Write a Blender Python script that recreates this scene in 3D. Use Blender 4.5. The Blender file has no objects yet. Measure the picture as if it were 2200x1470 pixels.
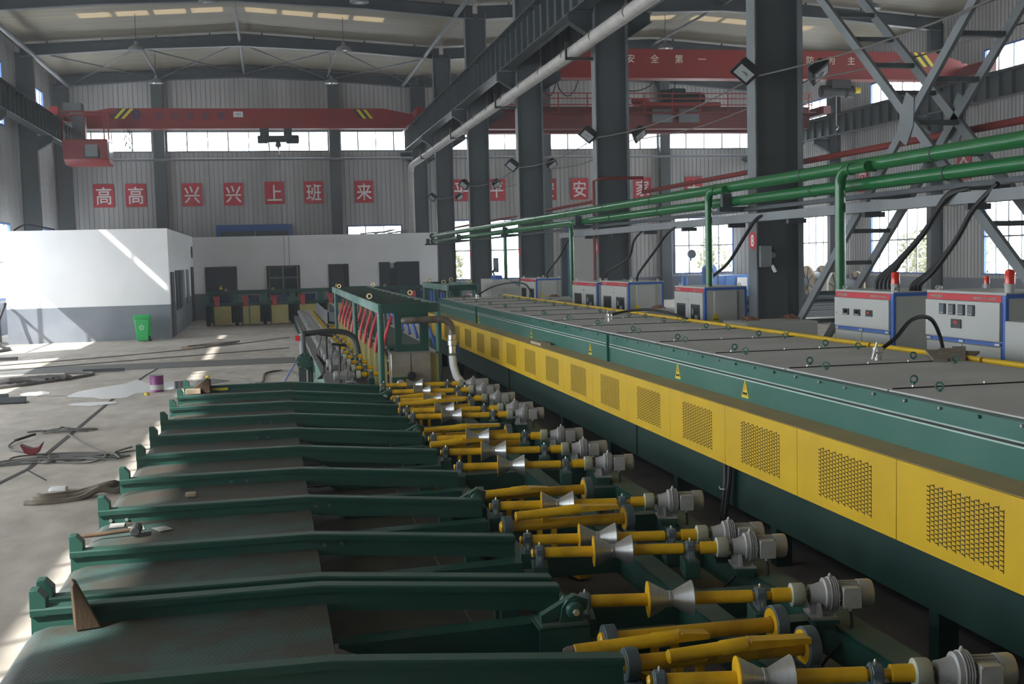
import bpy, math, random
from mathutils import Vector, Matrix, Quaternion
random.seed(7)
S = bpy.context.scene
COL = S.collection
PI = math.pi
# ------------------------------------------------------------------ camera
cam_data = bpy.data.cameras.new('camera'); cam = bpy.data.objects.new('camera', cam_data); COL.objects.link(cam)
cam_data.sensor_fit = 'HORIZONTAL'; cam_data.sensor_width = 36.0
cam_data.lens = 36.0 * 2500.0 / 2200.0
cam_data.clip_end = 400
_n = lambda v: v.normalized()
_yc = _n(Vector(((579 - 1100) / 2500.0, (565 - 735) / 2500.0, 1.0)))          # world +Y seen by the camera (x right, y down, z ahead)
_h = Vector((1.0, -0.025, 0.0))
_uc = _n(_h.cross(_yc))
if _uc.y > 0: _uc = -_uc
_xc = _n(_yc.cross(_uc))
if _xc.x < 0: _xc = -_xc
M3 = Matrix((_xc, _yc, _uc))                                                  # camera (image axes) -> world
right, down, ahead = M3.col[0], M3.col[1], M3.col[2]
R4 = Matrix.Identity(4)
for i in range(3):
    R4[i][0] = right[i]; R4[i][1] = -down[i]; R4[i][2] = -ahead[i]
cam.matrix_world = Matrix.Translation((0, 0, 2.7)) @ R4
S.camera = cam
# ------------------------------------------------------------------ exposure
S.view_settings.view_transform = 'Standard'
S.view_settings.look = 'None'
S.view_settings.exposure = 0.0
S.view_settings.gamma = 1.0
S.view_settings.use_curve_mapping = False
# ------------------------------------------------------------------ sky and sun
SKY = 11.5
w = bpy.data.worlds.new('overcast_sky'); S.world = w; w.use_nodes = True
bg = w.node_tree.nodes['Background']; bg.inputs[0].default_value = (0.93, 0.97, 1.0, 1); bg.inputs[1].default_value = SKY
sun_d = bpy.data.lights.new('sun', 'SUN'); sun_d.energy = 14.0; sun_d.angle = math.radians(0.6); sun_d.color = (1.0, 0.96, 0.9)
sun = bpy.data.objects.new('sun', sun_d); COL.objects.link(sun)
sun.rotation_euler = Vector((1.0, 0.6, -1.0)).to_track_quat('-Z', 'Y').to_euler()
sun.location = (-30, 0, 40)
def portal(c, sx, sy, direction):
    d = bpy.data.lights.new('window_daylight', 'AREA'); d.shape = 'RECTANGLE'; d.size = sx; d.size_y = sy
    o = bpy.data.objects.new('window_daylight', d); COL.objects.link(o); o.location = c
    d.cycles.is_portal = True
    dv = Vector(direction)
    z = -dv.normalized()
    if abs(z.z) > 0.9: xx = Vector((1, 0, 0))
    else: xx = Vector((0, 0, 1)).cross(z).normalized()
    yy = z.cross(xx)
    m = Matrix.Identity(4)
    for i in range(3):
        m[i][0] = xx[i]; m[i][1] = yy[i]; m[i][2] = z[i]; m[i][3] = c[i]
    o.matrix_world = m
# ------------------------------------------------------------------ materials
def mat(name, col, rough=0.5, metal=0.0, col2=None, scale=3.0, mix=1.0, bump=0.0, bscale=40.0, detail=4.0, lo=0.4, hi=0.65, emit=None, spec=0.5, stretch=None, col3=None, scale3=0.6):
    m = bpy.data.materials.new(name); m.use_nodes = True
    nt = m.node_tree; N = nt.nodes; L = nt.links
    b = N['Principled BSDF']
    b.inputs['Base Color'].default_value = (*col, 1); b.inputs['Roughness'].default_value = rough; b.inputs['Metallic'].default_value = metal
    b.inputs['Specular IOR Level'].default_value = spec
    tc = N.new('ShaderNodeTexCoord'); src = tc.outputs['Object']
    if stretch:
        mp = N.new('ShaderNodeMapping'); mp.inputs['Scale'].default_value = stretch; L.new(src, mp.inputs[0]); src = mp.outputs[0]
    last = None
    if col2:
        nz = N.new('ShaderNodeTexNoise'); nz.inputs['Scale'].default_value = scale; nz.inputs['Detail'].default_value = detail; L.new(src, nz.inputs['Vector'])
        mr = N.new('ShaderNodeMapRange'); mr.inputs[1].default_value = lo; mr.inputs[2].default_value = hi; mr.inputs[4].default_value = mix; L.new(nz.outputs[0], mr.inputs[0])
        mx = N.new('ShaderNodeMix'); mx.data_type = 'RGBA'; mx.inputs[6].default_value = (*col, 1); mx.inputs[7].default_value = (*col2, 1)
        L.new(mr.outputs[0], mx.inputs[0]); last = mx.outputs[2]
    if col3:
        nz3 = N.new('ShaderNodeTexNoise'); nz3.inputs['Scale'].default_value = scale3; nz3.inputs['Detail'].default_value = 6; L.new(src, nz3.inputs['Vector'])
        mr3 = N.new('ShaderNodeMapRange'); mr3.inputs[1].default_value = 0.45; mr3.inputs[2].default_value = 0.7; mr3.inputs[4].default_value = 0.8; L.new(nz3.outputs[0], mr3.inputs[0])
        mx3 = N.new('ShaderNodeMix'); mx3.data_type = 'RGBA'
        if last: L.new(last, mx3.inputs[6])
        else: mx3.inputs[6].default_value = (*col, 1)
        mx3.inputs[7].default_value = (*col3, 1); L.new(mr3.outputs[0], mx3.inputs[0]); last = mx3.outputs[2]
    if last: L.new(last, b.inputs['Base Color'])
    if bump:
        nb = N.new('ShaderNodeTexNoise'); nb.inputs['Scale'].default_value = bscale; nb.inputs['Detail'].default_value = 3; L.new(src, nb.inputs['Vector'])
        bp = N.new('ShaderNodeBump'); bp.inputs['Strength'].default_value = bump; bp.inputs['Distance'].default_value = 0.01
        L.new(nb.outputs[0], bp.inputs['Height']); L.new(bp.outputs[0], b.inputs['Normal'])
    if emit:
        b.inputs['Emission Color'].default_value = (*emit[:3], 1); b.inputs['Emission Strength'].default_value = emit[3]
    return m
MT = {}
MT['green'] = mat('dark_green_paint', (0.011, 0.064, 0.048), 0.45, 0, (0.022, 0.062, 0.050), 2.5, 0.8)
MT['rail_green'] = mat('rail_green_paint', (0.012, 0.074, 0.052), 0.42, 0, (0.024, 0.068, 0.053), 3.0, 0.7)
MT['dusty_green'] = mat('dusty_green_steel', (0.07, 0.095, 0.078), 0.75, 0, (0.035, 0.085, 0.068), 3.0, 0.8)
MT['worn_green'] = mat('worn_pale_green', (0.17, 0.26, 0.23), 0.6, 0, (0.04, 0.13, 0.10), 1.8, 1.0, stretch=(1, 0.4, 1))
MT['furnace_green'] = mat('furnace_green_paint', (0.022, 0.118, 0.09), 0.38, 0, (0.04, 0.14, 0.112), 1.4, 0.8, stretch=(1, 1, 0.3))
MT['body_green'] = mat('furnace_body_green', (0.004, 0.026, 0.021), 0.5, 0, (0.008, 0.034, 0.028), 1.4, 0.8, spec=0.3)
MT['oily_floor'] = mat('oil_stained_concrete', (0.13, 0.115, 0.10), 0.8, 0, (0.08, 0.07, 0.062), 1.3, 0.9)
MT['pipe_green'] = mat('bright_green_pipe_paint', (0.014, 0.13, 0.038), 0.22, 0, (0.03, 0.12, 0.05), 3, 0.4)
MT['yellow'] = mat('machine_yellow_paint', (0.63, 0.395, 0.005), 0.42, 0, (0.55, 0.34, 0.006), 2.0, 0.7)
MT['shaft_yellow'] = mat('shaft_yellow_paint', (0.70, 0.40, 0.006), 0.35, 0, (0.46, 0.25, 0.01), 6.0, 0.6, lo=0.5, hi=0.7)
MT['pale_yellow'] = mat('pale_board_yellow', (0.52, 0.44, 0.16), 0.6, 0, (0.42, 0.38, 0.16), 3, 0.8)
MT['dust_olive'] = mat('dusty_olive_ledge', (0.36, 0.28, 0.145), 0.85, 0, (0.42, 0.32, 0.14), 2.2, 0.9)
MT['slot'] = mat('dark_slot', (0.012, 0.01, 0.006), 0.9)
MT['slate'] = mat('slate_column_paint', (0.058, 0.070, 0.077), 0.5, 0, (0.075, 0.088, 0.094), 0.9, 0.9, stretch=(1, 1, 0.3))
MT['slate_dark'] = mat('dark_steel_paint', (0.040, 0.048, 0.055), 0.5, 0, (0.055, 0.064, 0.07), 1.2, 0.9)
MT['flange_grey'] = mat('grey_flange_paint', (0.15, 0.165, 0.175), 0.5, 0, (0.12, 0.13, 0.14), 1.2, 0.9)
MT['wall'] = mat('pale_wall_sheet', (0.46, 0.455, 0.45), 0.5, 0, (0.36, 0.355, 0.35), 0.5, 0.9, stretch=(1.6, 1.6, 0.25), col3=(0.31, 0.30, 0.29), scale3=0.25)
MT['wall_groove'] = mat('wall_sheet_joint', (0.19, 0.19, 0.19), 0.6)
MT['roof'] = mat('cream_roof_sheet', (0.25, 0.218, 0.155), 0.6, 0, (0.205, 0.175, 0.12), 0.35, 0.9, stretch=(0.25, 6.0, 1), col3=(0.165, 0.14, 0.095), scale3=0.18)
MT['blue_frame'] = mat('blue_window_frame', (0.05, 0.11, 0.32), 0.5)
MT['skirt_wall'] = mat('grey_skirting_wall', (0.13, 0.145, 0.18), 0.6, 0, (0.16, 0.17, 0.2), 1, 0.8)
MT['white_plaster'] = mat('white_plaster', (0.87, 0.87, 0.89), 0.7, 0, (0.80, 0.80, 0.82), 0.7, 0.8)
MT['band_grey'] = mat('grey_plaster_band', (0.19, 0.21, 0.245), 0.65, 0, (0.235, 0.255, 0.29), 1.2, 0.9)
MT['red_crane'] = mat('crane_red_paint', (0.29, 0.018, 0.016), 0.45, 0, (0.23, 0.02, 0.017), 0.8, 0.8)
MT['red_dark'] = mat('dull_red_paint', (0.17, 0.02, 0.018), 0.5, 0, (0.12, 0.022, 0.02), 1.2, 0.8)
MT['sign_red'] = mat('sign_red', (0.50, 0.022, 0.035), 0.5)
MT['red'] = mat('bright_red_plastic', (0.75, 0.03, 0.03), 0.35)
MT['red_hose'] = mat('red_rubber_hose', (0.62, 0.07, 0.08), 0.5)
MT['blue_hose'] = mat('blue_rubber_hose', (0.07, 0.16, 0.55), 0.5)
MT['sign_white'] = mat('sign_white', (0.75, 0.74, 0.72), 0.6)
MT['cream'] = mat('cream_lettering', (0.72, 0.66, 0.55), 0.6)
MT['cab'] = mat('cabinet_grey_paint', (0.42, 0.43, 0.40), 0.42, 0, (0.39, 0.40, 0.37), 1.0, 0.6)
MT['cab_light'] = mat('cabinet_door_grey', (0.43, 0.435, 0.41), 0.42)
MT['cab_side'] = mat('cabinet_side_grey', (0.40, 0.405, 0.38), 0.5)
MT['blue_trim'] = mat('blue_trim_paint', (0.04, 0.12, 0.42), 0.4)
MT['cast'] = mat('cast_aluminium_paint', (0.42, 0.42, 0.42), 0.34, 0.3, (0.33, 0.33, 0.33), 7, 0.7, bump=0.12, bscale=60)
MT['steel'] = mat('turned_steel', (0.50, 0.50, 0.50), 0.33, 0.75, (0.40, 0.40, 0.40), 5, 0.8, stretch=(9, 1, 1))
MT['stainless'] = mat('stained_stainless', (0.50, 0.48, 0.44), 0.4, 0.75, (0.28, 0.24, 0.19), 2.2, 0.9)
MT['bearing'] = mat('bearing_blue_grey', (0.075, 0.105, 0.125), 0.45, 0, (0.1, 0.13, 0.14), 9, 0.6)
MT['coupling'] = mat('pale_coupling_paint', (0.42, 0.42, 0.34), 0.5, 0, (0.30, 0.34, 0.28), 8, 0.9)
MT['black'] = mat('black_rubber', (0.012, 0.012, 0.013), 0.5)
MT['dark_grey'] = mat('dark_grey_plastic', (0.04, 0.042, 0.045), 0.5)
MT['lid'] = mat('dusty_grey_lid', (0.48, 0.465, 0.45), 0.75, 0, (0.53, 0.515, 0.50), 1.6, 0.9, col3=(0.40, 0.385, 0.37), scale3=1.1)
MT['dust_grey'] = mat('dusty_grey_strip', (0.17, 0.165, 0.16), 0.85)
MT['lip'] = mat('pale_edge_highlight', (0.40, 0.52, 0.48), 0.5)  # painted highlight colour for the furnace rim edges
MT['bolt'] = mat('zinc_bolt', (0.7, 0.69, 0.66), 0.3, 0.9)
MT['galv'] = mat('grey_galvanised', (0.20, 0.21, 0.225), 0.5, 0.1, (0.16, 0.17, 0.18), 2, 0.7)
MT['duct'] = mat('pale_grey_pipe', (0.44, 0.42, 0.40), 0.55, 0, (0.36, 0.34, 0.32), 2.5, 0.9)
MT['wood'] = mat('weathered_wood', (0.105, 0.062, 0.032), 0.75, 0, (0.055, 0.030, 0.016), 4, 1.0, stretch=(1.5, 1.5, 0.5), bump=0.3, bscale=20)
MT['wood_pale'] = mat('pale_reel_wood', (0.42, 0.33, 0.225), 0.75, 0, (0.33, 0.25, 0.165), 4, 0.9)
MT['rust'] = mat('rusty_pipe', (0.15, 0.11, 0.085), 0.5, 0.4, (0.24, 0.21, 0.19), 5, 0.9)
MT['rope'] = mat('grey_cable', (0.14, 0.13, 0.125), 0.6)
MT['sling'] = mat('tan_webbing', (0.25, 0.205, 0.16), 0.85, 0, (0.17, 0.14, 0.11), 14, 0.9)
MT['purple'] = mat('purple_tin', (0.19, 0.018, 0.15), 0.35)
MT['bin_green'] = mat('bin_green_plastic', (0.03, 0.50, 0.13), 0.4)
MT['paper'] = mat('paper_sheet', (0.36, 0.35, 0.33), 0.8, 0, (0.24, 0.235, 0.22), 9, 0.8)
MT['foam'] = mat('white_foam', (0.85, 0.85, 0.85), 0.8)
MT['copper'] = mat('copper_scrap', (0.34, 0.17, 0.11), 0.45, 0.7)
MT['visor'] = mat('dark_red_visor', (0.16, 0.014, 0.018), 0.4)
MT['brass'] = mat('brass_eye', (0.75, 0.60, 0.32), 0.4, 0.7)
MT['amber'] = mat('yellow_sticker', (0.80, 0.62, 0.03), 0.5)
MT['screen'] = mat('dark_meter_face', (0.02, 0.025, 0.03), 0.25)
MT['led'] = mat('red_led_digits', (0.3, 0.02, 0.01), 0.5, emit=(1.0, 0.10, 0.04, 0.35))
MT['office_dark'] = mat('charcoal_shutter', (0.035, 0.040, 0.052), 0.45)
MT['blue_tank'] = mat('blue_equipment', (0.07, 0.20, 0.50), 0.5)
MT['dark_blue'] = mat('dark_blue_box', (0.025, 0.05, 0.13), 0.5)
MT['lamp_glass'] = mat('lamp_reflector_glass', (0.42, 0.44, 0.46), 0.18, 0.2)
MT['puddle'] = mat('standing_water', (0.16, 0.155, 0.15), 0.03, 0, spec=0.9)
MT['crack'] = mat('dark_floor_joint', (0.05, 0.047, 0.044), 0.8)
def glass_mat():
    m = bpy.data.materials.new('window_glass'); m.use_nodes = True; nt = m.node_tree; N = nt.nodes
    N.remove(N['Principled BSDF'])
    t = N.new('ShaderNodeBsdfTransparent'); t.inputs[0].default_value = (0.93, 0.95, 0.96, 1)
    g = N.new('ShaderNodeBsdfGlossy'); g.inputs['Roughness'].default_value = 0.05
    mx = N.new('ShaderNodeMixShader'); mx.inputs[0].default_value = 0.06
    nt.links.new(t.outputs[0], mx.inputs[1]); nt.links.new(g.outputs[0], mx.inputs[2]); nt.links.new(mx.outputs[0], N['Material Output'].inputs[0])
    return m
MT['glass'] = glass_mat()
def lens_mat():
    m = bpy.data.materials.new('red_beacon_lens'); m.use_nodes = True; b = m.node_tree.nodes['Principled BSDF']
    b.inputs['Base Color'].default_value = (0.9, 0.05, 0.03, 1); b.inputs['Roughness'].default_value = 0.15
    b.inputs['Transmission Weight'].default_value = 0.35
    return m
MT['lens'] = lens_mat()
def skylight_mat():
    m = bpy.data.materials.new('translucent_roof_sheet'); m.use_nodes = True; nt = m.node_tree; N = nt.nodes
    N.remove(N['Principled BSDF'])
    t = N.new('ShaderNodeBsdfTranslucent'); t.inputs[0].default_value = (0.30, 0.265, 0.21, 1)
    d = N.new('ShaderNodeBsdfDiffuse'); d.inputs[0].default_value = (0.35, 0.31, 0.25, 1)
    mx = N.new('ShaderNodeMixShader'); mx.inputs[0].default_value = 0.6
    nt.links.new(d.outputs[0], mx.inputs[1]); nt.links.new(t.outputs[0], mx.inputs[2]); nt.links.new(mx.outputs[0], N['Material Output'].inputs[0])
    return m
MT['skylight'] = skylight_mat()
def floor_mat():
    m = bpy.data.materials.new('worn_concrete'); m.use_nodes = True; nt = m.node_tree; N = nt.nodes; L = nt.links; b = N['Principled BSDF']
    tc = N.new('ShaderNodeTexCoord')
    def noise(sc, det, st=None):
        n = N.new('ShaderNodeTexNoise'); n.inputs['Scale'].default_value = sc; n.inputs['Detail'].default_value = det
        if st:
            mp = N.new('ShaderNodeMapping'); mp.inputs['Scale'].default_value = st; L.new(tc.outputs['Object'], mp.inputs[0]); L.new(mp.outputs[0], n.inputs['Vector'])
        else: L.new(tc.outputs['Object'], n.inputs['Vector'])
        return n
    a = noise(0.5, 8); c = noise(3.5, 8, (1.0, 0.5, 1)); d = noise(0.22, 3)
    r = N.new('ShaderNodeValToRGB'); e = r.color_ramp.elements
    e[0].position = 0.36; e[0].color = (0.40, 0.35, 0.297, 1); e[1].position = 0.64; e[1].color = (0.64, 0.572, 0.498, 1)
    m1 = N.new('ShaderNodeMix'); m1.inputs[0].default_value = 0.5; L.new(a.outputs[0], m1.inputs[2]); L.new(c.outputs[0], m1.inputs[3]); L.new(m1.outputs[0], r.inputs[0])
    L.new(r.outputs[0], b.inputs['Base Color'])
    rr = N.new('ShaderNodeMapRange'); rr.inputs[1].default_value = 0.35; rr.inputs[2].default_value = 0.65; rr.inputs[3].default_value = 0.42; rr.inputs[4].default_value = 0.75
    L.new(d.outputs[0], rr.inputs[0]); L.new(rr.outputs[0], b.inputs['Roughness'])
    bp = N.new('ShaderNodeBump'); bp.inputs['Strength'].default_value = 0.12; bp.inputs['Distance'].default_value = 0.02
    L.new(c.outputs[0], bp.inputs['Height']); L.new(bp.outputs[0], b.inputs['Normal'])
    return m
MT['floor'] = floor_mat()
def deck_mat(name, ca, cb):
    m = bpy.data.materials.new(name); m.use_nodes = True; nt = m.node_tree; N = nt.nodes; L = nt.links; b = N['Principled BSDF']
    tc = N.new('ShaderNodeTexCoord'); n = N.new('ShaderNodeTexNoise'); n.inputs['Scale'].default_value = 2.6; n.inputs['Detail'].default_value = 9; n.inputs['Roughness'].default_value = 0.62; L.new(tc.outputs['Object'], n.inputs['Vector'])
    r = N.new('ShaderNodeValToRGB'); e = r.color_ramp.elements; e[0].position = 0.42; e[0].color = (*ca, 1); e[1].position = 0.58; e[1].color = (*cb, 1)
    L.new(n.outputs[0], r.inputs[0]); L.new(r.outputs[0], b.inputs['Base Color']); b.inputs['Roughness'].default_value = 0.6; b.inputs['Specular IOR Level'].default_value = 0.3
    # raised lozenge tread
    sp = N.new('ShaderNodeSeparateXYZ'); L.new(tc.outputs['Object'], sp.inputs[0])
    def wave(sx, sy, ph):
        ad = N.new('ShaderNodeMath'); ad.operation = 'MULTIPLY'; ad.inputs[1].default_value = sx; L.new(sp.outputs[0], ad.inputs[0])
        a2 = N.new('ShaderNodeMath'); a2.operation = 'MULTIPLY_ADD'; a2.inputs[1].default_value = sy; L.new(sp.outputs[1], a2.inputs[0]); L.new(ad.outputs[0], a2.inputs[2])
        s = N.new('ShaderNodeMath'); s.operation = 'SINE'; L.new(a2.outputs[0], s.inputs[0]); return s
    w1 = wave(130, 70, 0); w2 = wave(-70, 130, 0)
    mu = N.new('ShaderNodeMath'); mu.operation = 'MULTIPLY'; L.new(w1.outputs[0], mu.inputs[0]); L.new(w2.outputs[0], mu.inputs[1])
    pw = N.new('ShaderNodeMath'); pw.operation = 'MAXIMUM'; pw.inputs[1].default_value = 0.15; L.new(mu.outputs[0], pw.inputs[0])
    bp = N.new('ShaderNodeBump'); bp.inputs['Strength'].default_value = 0.4; bp.inputs['Distance'].default_value = 0.0025
    L.new(pw.outputs[0], bp.inputs['Height']); L.new(bp.outputs[0], b.inputs['Normal'])
    return m
MT['deck_green'] = deck_mat('checker_plate_green', (0.046, 0.082, 0.074), (0.052, 0.048, 0.038))
MT['deck_brown'] = deck_mat('checker_plate_brown', (0.060, 0.046, 0.036), (0.048, 0.058, 0.050))
MT['pan'] = deck_mat('dirty_drip_pan', (0.035, 0.037, 0.031), (0.05, 0.044, 0.036))
# ------------------------------------------------------------------ mesh helper
class MB:
    def __init__(s): s.v = []; s.f = []; s.m = []; s.cur = 0
    def add(s, vs, fs):
        o = len(s.v); s.v += [Vector(p) for p in vs]; s.f += [tuple(i + o for i in f) for f in fs]; s.m += [s.cur] * len(fs); return s
    def bx(s, x0, x1, y0, y1, z0, z1):
        return s.add([(x0, y0, z0), (x1, y0, z0), (x1, y1, z0), (x0, y1, z0), (x0, y0, z1), (x1, y0, z1), (x1, y1, z1), (x0, y1, z1)],
                     [(0, 3, 2, 1), (4, 5, 6, 7), (0, 1, 5, 4), (1, 2, 6, 5), (2, 3, 7, 6), (3, 0, 4, 7)])
    def frame(s, a, b):
        a = Vector(a); b = Vector(b); z = (b - a); l = z.length; z = z / l
        x = Vector((0, 0, 1)).cross(z)
        x = x.normalized() if x.length > 1e-4 else Vector((1, 0, 0))
        return a, l, x, z.cross(x), z
    def bar(s, a, b, wx, wy):                      # rectangular bar from a to b: wx sideways, wy the other way
        a, l, x, y, z = s.frame(a, b); hx, hy = wx / 2, wy / 2
        vs = [a + x * i * hx + y * j * hy + z * k for k in (0, l) for (i, j) in ((-1, -1), (1, -1), (1, 1), (-1, 1))]
        return s.add(vs, [(3, 2, 1, 0), (4, 5, 6, 7), (0, 1, 5, 4), (1, 2, 6, 5), (2, 3, 7, 6), (3, 0, 4, 7)])
    def lathe(s, a, b, prof, n=20):                # prof = [(u along a->b in metres, r)]
        a, l, x, y, z = s.frame(a, b); vs = []; fs = []
        for (u, r) in prof:
            for k in range(n):
                t = 2 * PI * k / n; vs.append(a + z * u + (x * math.cos(t) + y * math.sin(t)) * r)
        for i in range(len(prof) - 1):
            for k in range(n):
                k2 = (k + 1) % n; fs.append((i * n + k, i * n + k2, (i + 1) * n + k2, (i + 1) * n + k))
        fs.append(tuple(range(n - 1, -1, -1))); fs.append(tuple((len(prof) - 1) * n + k for k in range(n)))
        return s.add(vs, fs)
    def cyl(s, a, b, r, n=16, r2=None):
        l = (Vector(b) - Vector(a)).length
        return s.lathe(a, b, [(0, r), (l, r if r2 is None else r2)], n)
    def tube(s, pts, r, n=8, closed=False):
        P = [Vector(p) for p in pts]; m = len(P); vs = []; fs = []; up = None
        for i, p in enumerate(P):
            if closed: t = P[(i + 1) % m] - P[(i - 1) % m]
            else: t = P[min(i + 1, m - 1)] - P[max(i - 1, 0)]
            t.normalize()
            if up is None:
                up = Vector((0, 0, 1)) if abs(t.z) < 0.9 else Vector((1, 0, 0))
            x = up.cross(t)
            if x.length < 1e-4: x = Vector((1, 0, 0)).cross(t)
            x.normalize(); y = t.cross(x); up = y
            rr = r[i] if isinstance(r, (list, tuple)) else r
            for k in range(n):
                a = 2 * PI * k / n; vs.append(p + (x * math.cos(a) + y * math.sin(a)) * rr)
        for i in range(m if closed else m - 1):
            j = (i + 1) % m
            for k in range(n):
                k2 = (k + 1) % n; fs.append((i * n + k, i * n + k2, j * n + k2, j * n + k))
        if not closed: fs.append(tuple(range(n - 1, -1, -1))); fs.append(tuple((m - 1) * n + k for k in range(n)))
        return s.add(vs, fs)
    def ring(s, c, axis, R, r, n=18, k=7):
        z = Vector(axis).normalized(); x = z.orthogonal().normalized(); y = z.cross(x); c = Vector(c)
        return s.tube([c + (x * math.cos(2 * PI * i / n) + y * math.sin(2 * PI * i / n)) * R for i in range(n)], r, k, True)
    def hollow(s, a, b, R, r, n=20):               # pipe wall / ring band from a to b
        l = (Vector(b) - Vector(a)).length
        a, l, x, y, z = s.frame(a, b); vs = []; fs = []
        for (u, q) in ((0, r), (0, R), (l, R), (l, r)):
            for k in range(n):
                t = 2 * PI * k / n; vs.append(a + z * u + (x * math.cos(t) + y * math.sin(t)) * q)
        for i in range(4):
            j = (i + 1) % 4
            for k in range(n):
                k2 = (k + 1) % n; fs.append((i * n + k, i * n + k2, j * n + k2, j * n + k))
        return s.add(vs, fs)
    def prism(s, poly, org, ex, ey, ez, d):        # polygon in (ex,ey) through org, thickness d along ez
        o = Vector(org); ex = Vector(ex); ey = Vector(ey); ez = Vector(ez); n = len(poly)
        vs = [o + ex * p[0] + ey * p[1] for p in poly] + [o + ex * p[0] + ey * p[1] + ez * d for p in poly]
        fs = [tuple(range(n - 1, -1, -1)), tuple(range(n, 2 * n))] + [(i, (i + 1) % n, n + (i + 1) % n, n + i) for i in range(n)]
        return s.add(vs, fs)
    def sweepx(s, sec, path):                      # section [(y,z)] carried along path [(x,z)] without turning
        n = len(sec); vs = [(x, y, z + zz) for (x, zz) in path for (y, z) in sec]; fs = []
        for i in range(len(path) - 1):
            for k in range(n):
                k2 = (k + 1) % n; fs.append((i * n + k, (i + 1) * n + k, (i + 1) * n + k2, i * n + k2))
        fs.append(tuple(range(n))); fs.append(tuple((len(path) - 1) * n + k for k in range(n - 1, -1, -1)))
        return s.add(vs, fs)
    def build(s, name, mats, parent=None, bevel=0.0, sharp=35):
        me = bpy.data.meshes.new(name); off = world_of(parent) if parent is not None else Vector((0, 0, 0))
        org = off
        if parent is None and s.v:
            lo = [min(v[i] for v in s.v) for i in range(3)]; hi = [max(v[i] for v in s.v) for i in range(3)]
            org = Vector(((lo[0] + hi[0]) / 2, (lo[1] + hi[1]) / 2, lo[2]))
        me.from_pydata([v - org for v in s.v], [], s.f)
        for mm in (mats if isinstance(mats, (list, tuple)) else [mats]): me.materials.append(MT[mm])
        for p, i in zip(me.polygons, s.m): p.material_index = i; p.use_smooth = True
        me.set_sharp_from_angle(angle=math.radians(sharp))
        import bmesh
        bm = bmesh.new(); bm.from_mesh(me); bmesh.ops.recalc_face_normals(bm, faces=bm.faces); bm.to_mesh(me); bm.free()
        me.update()
        o = bpy.data.objects.new(name, me); COL.objects.link(o)
        if parent is not None: o.parent = parent
        else: o.location = org
        if bevel:
            b = o.modifiers.new('edge', 'BEVEL'); b.width = bevel; b.segments = 2; b.limit_method = 'ANGLE'; b.angle_limit = math.radians(50)
        return o
def smooth(pts, k=6):
    P = [Vector(p) for p in pts]; out = []; n = len(P)
    for i in range(n - 1):
        a, b, c, d = P[max(i - 1, 0)], P[i], P[i + 1], P[min(i + 2, n - 1)]
        for j in range(k):
            u = j / k; out.append(.5 * ((2 * b) + (c - a) * u + (2 * a - 5 * b + 4 * c - d) * u * u + (3 * b - a - 3 * c + d) * u ** 3))
    out.append(P[-1]); return out
def world_of(o):
    p = Vector((0, 0, 0))
    while o is not None: p = p + Vector(o.location); o = o.parent
    return p
def tag(o, label, cat, group=None, kind=None):
    if label: o['label'] = label
    if cat: o['category'] = cat
    if group: o['group'] = group
    if kind: o['kind'] = kind
    return o
def thing(name, label, cat, loc=(0, 0, 0), group=None):
    o = bpy.data.objects.new(name, None); COL.objects.link(o); o.location = loc; o.empty_display_size = 0.1
    return tag(o, label, cat, group)
def struct(o, label=None, cat=None):
    o['kind'] = 'structure'
    if label: o['label'] = label
    if cat: o['category'] = cat
    return o
def copy_tree(o, parent=None):
    c = o.copy(); COL.objects.link(c)
    if parent is not None: c.parent = parent
    for ch in list(o.children): copy_tree(ch, c)
    return c
def place(proto, first, loc, rotz=0.0, label=None, group=None):
    o = proto if first else copy_tree(proto)
    o.location = loc; o.rotation_euler = (0, 0, rotz)
    if label: o['label'] = label
    if group: o['group'] = group
    return o
ORD = ['first', 'second', 'third', 'fourth', 'fifth', 'sixth', 'seventh', 'eighth', 'ninth', 'tenth', 'eleventh', 'twelfth', 'thirteenth', 'fourteenth', 'fifteenth', 'sixteenth', 'seventeenth', 'eighteenth', 'nineteenth', 'twentieth',
       'twenty-first', 'twenty-second', 'twenty-third', 'twenty-fourth', 'twenty-fifth']
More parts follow.
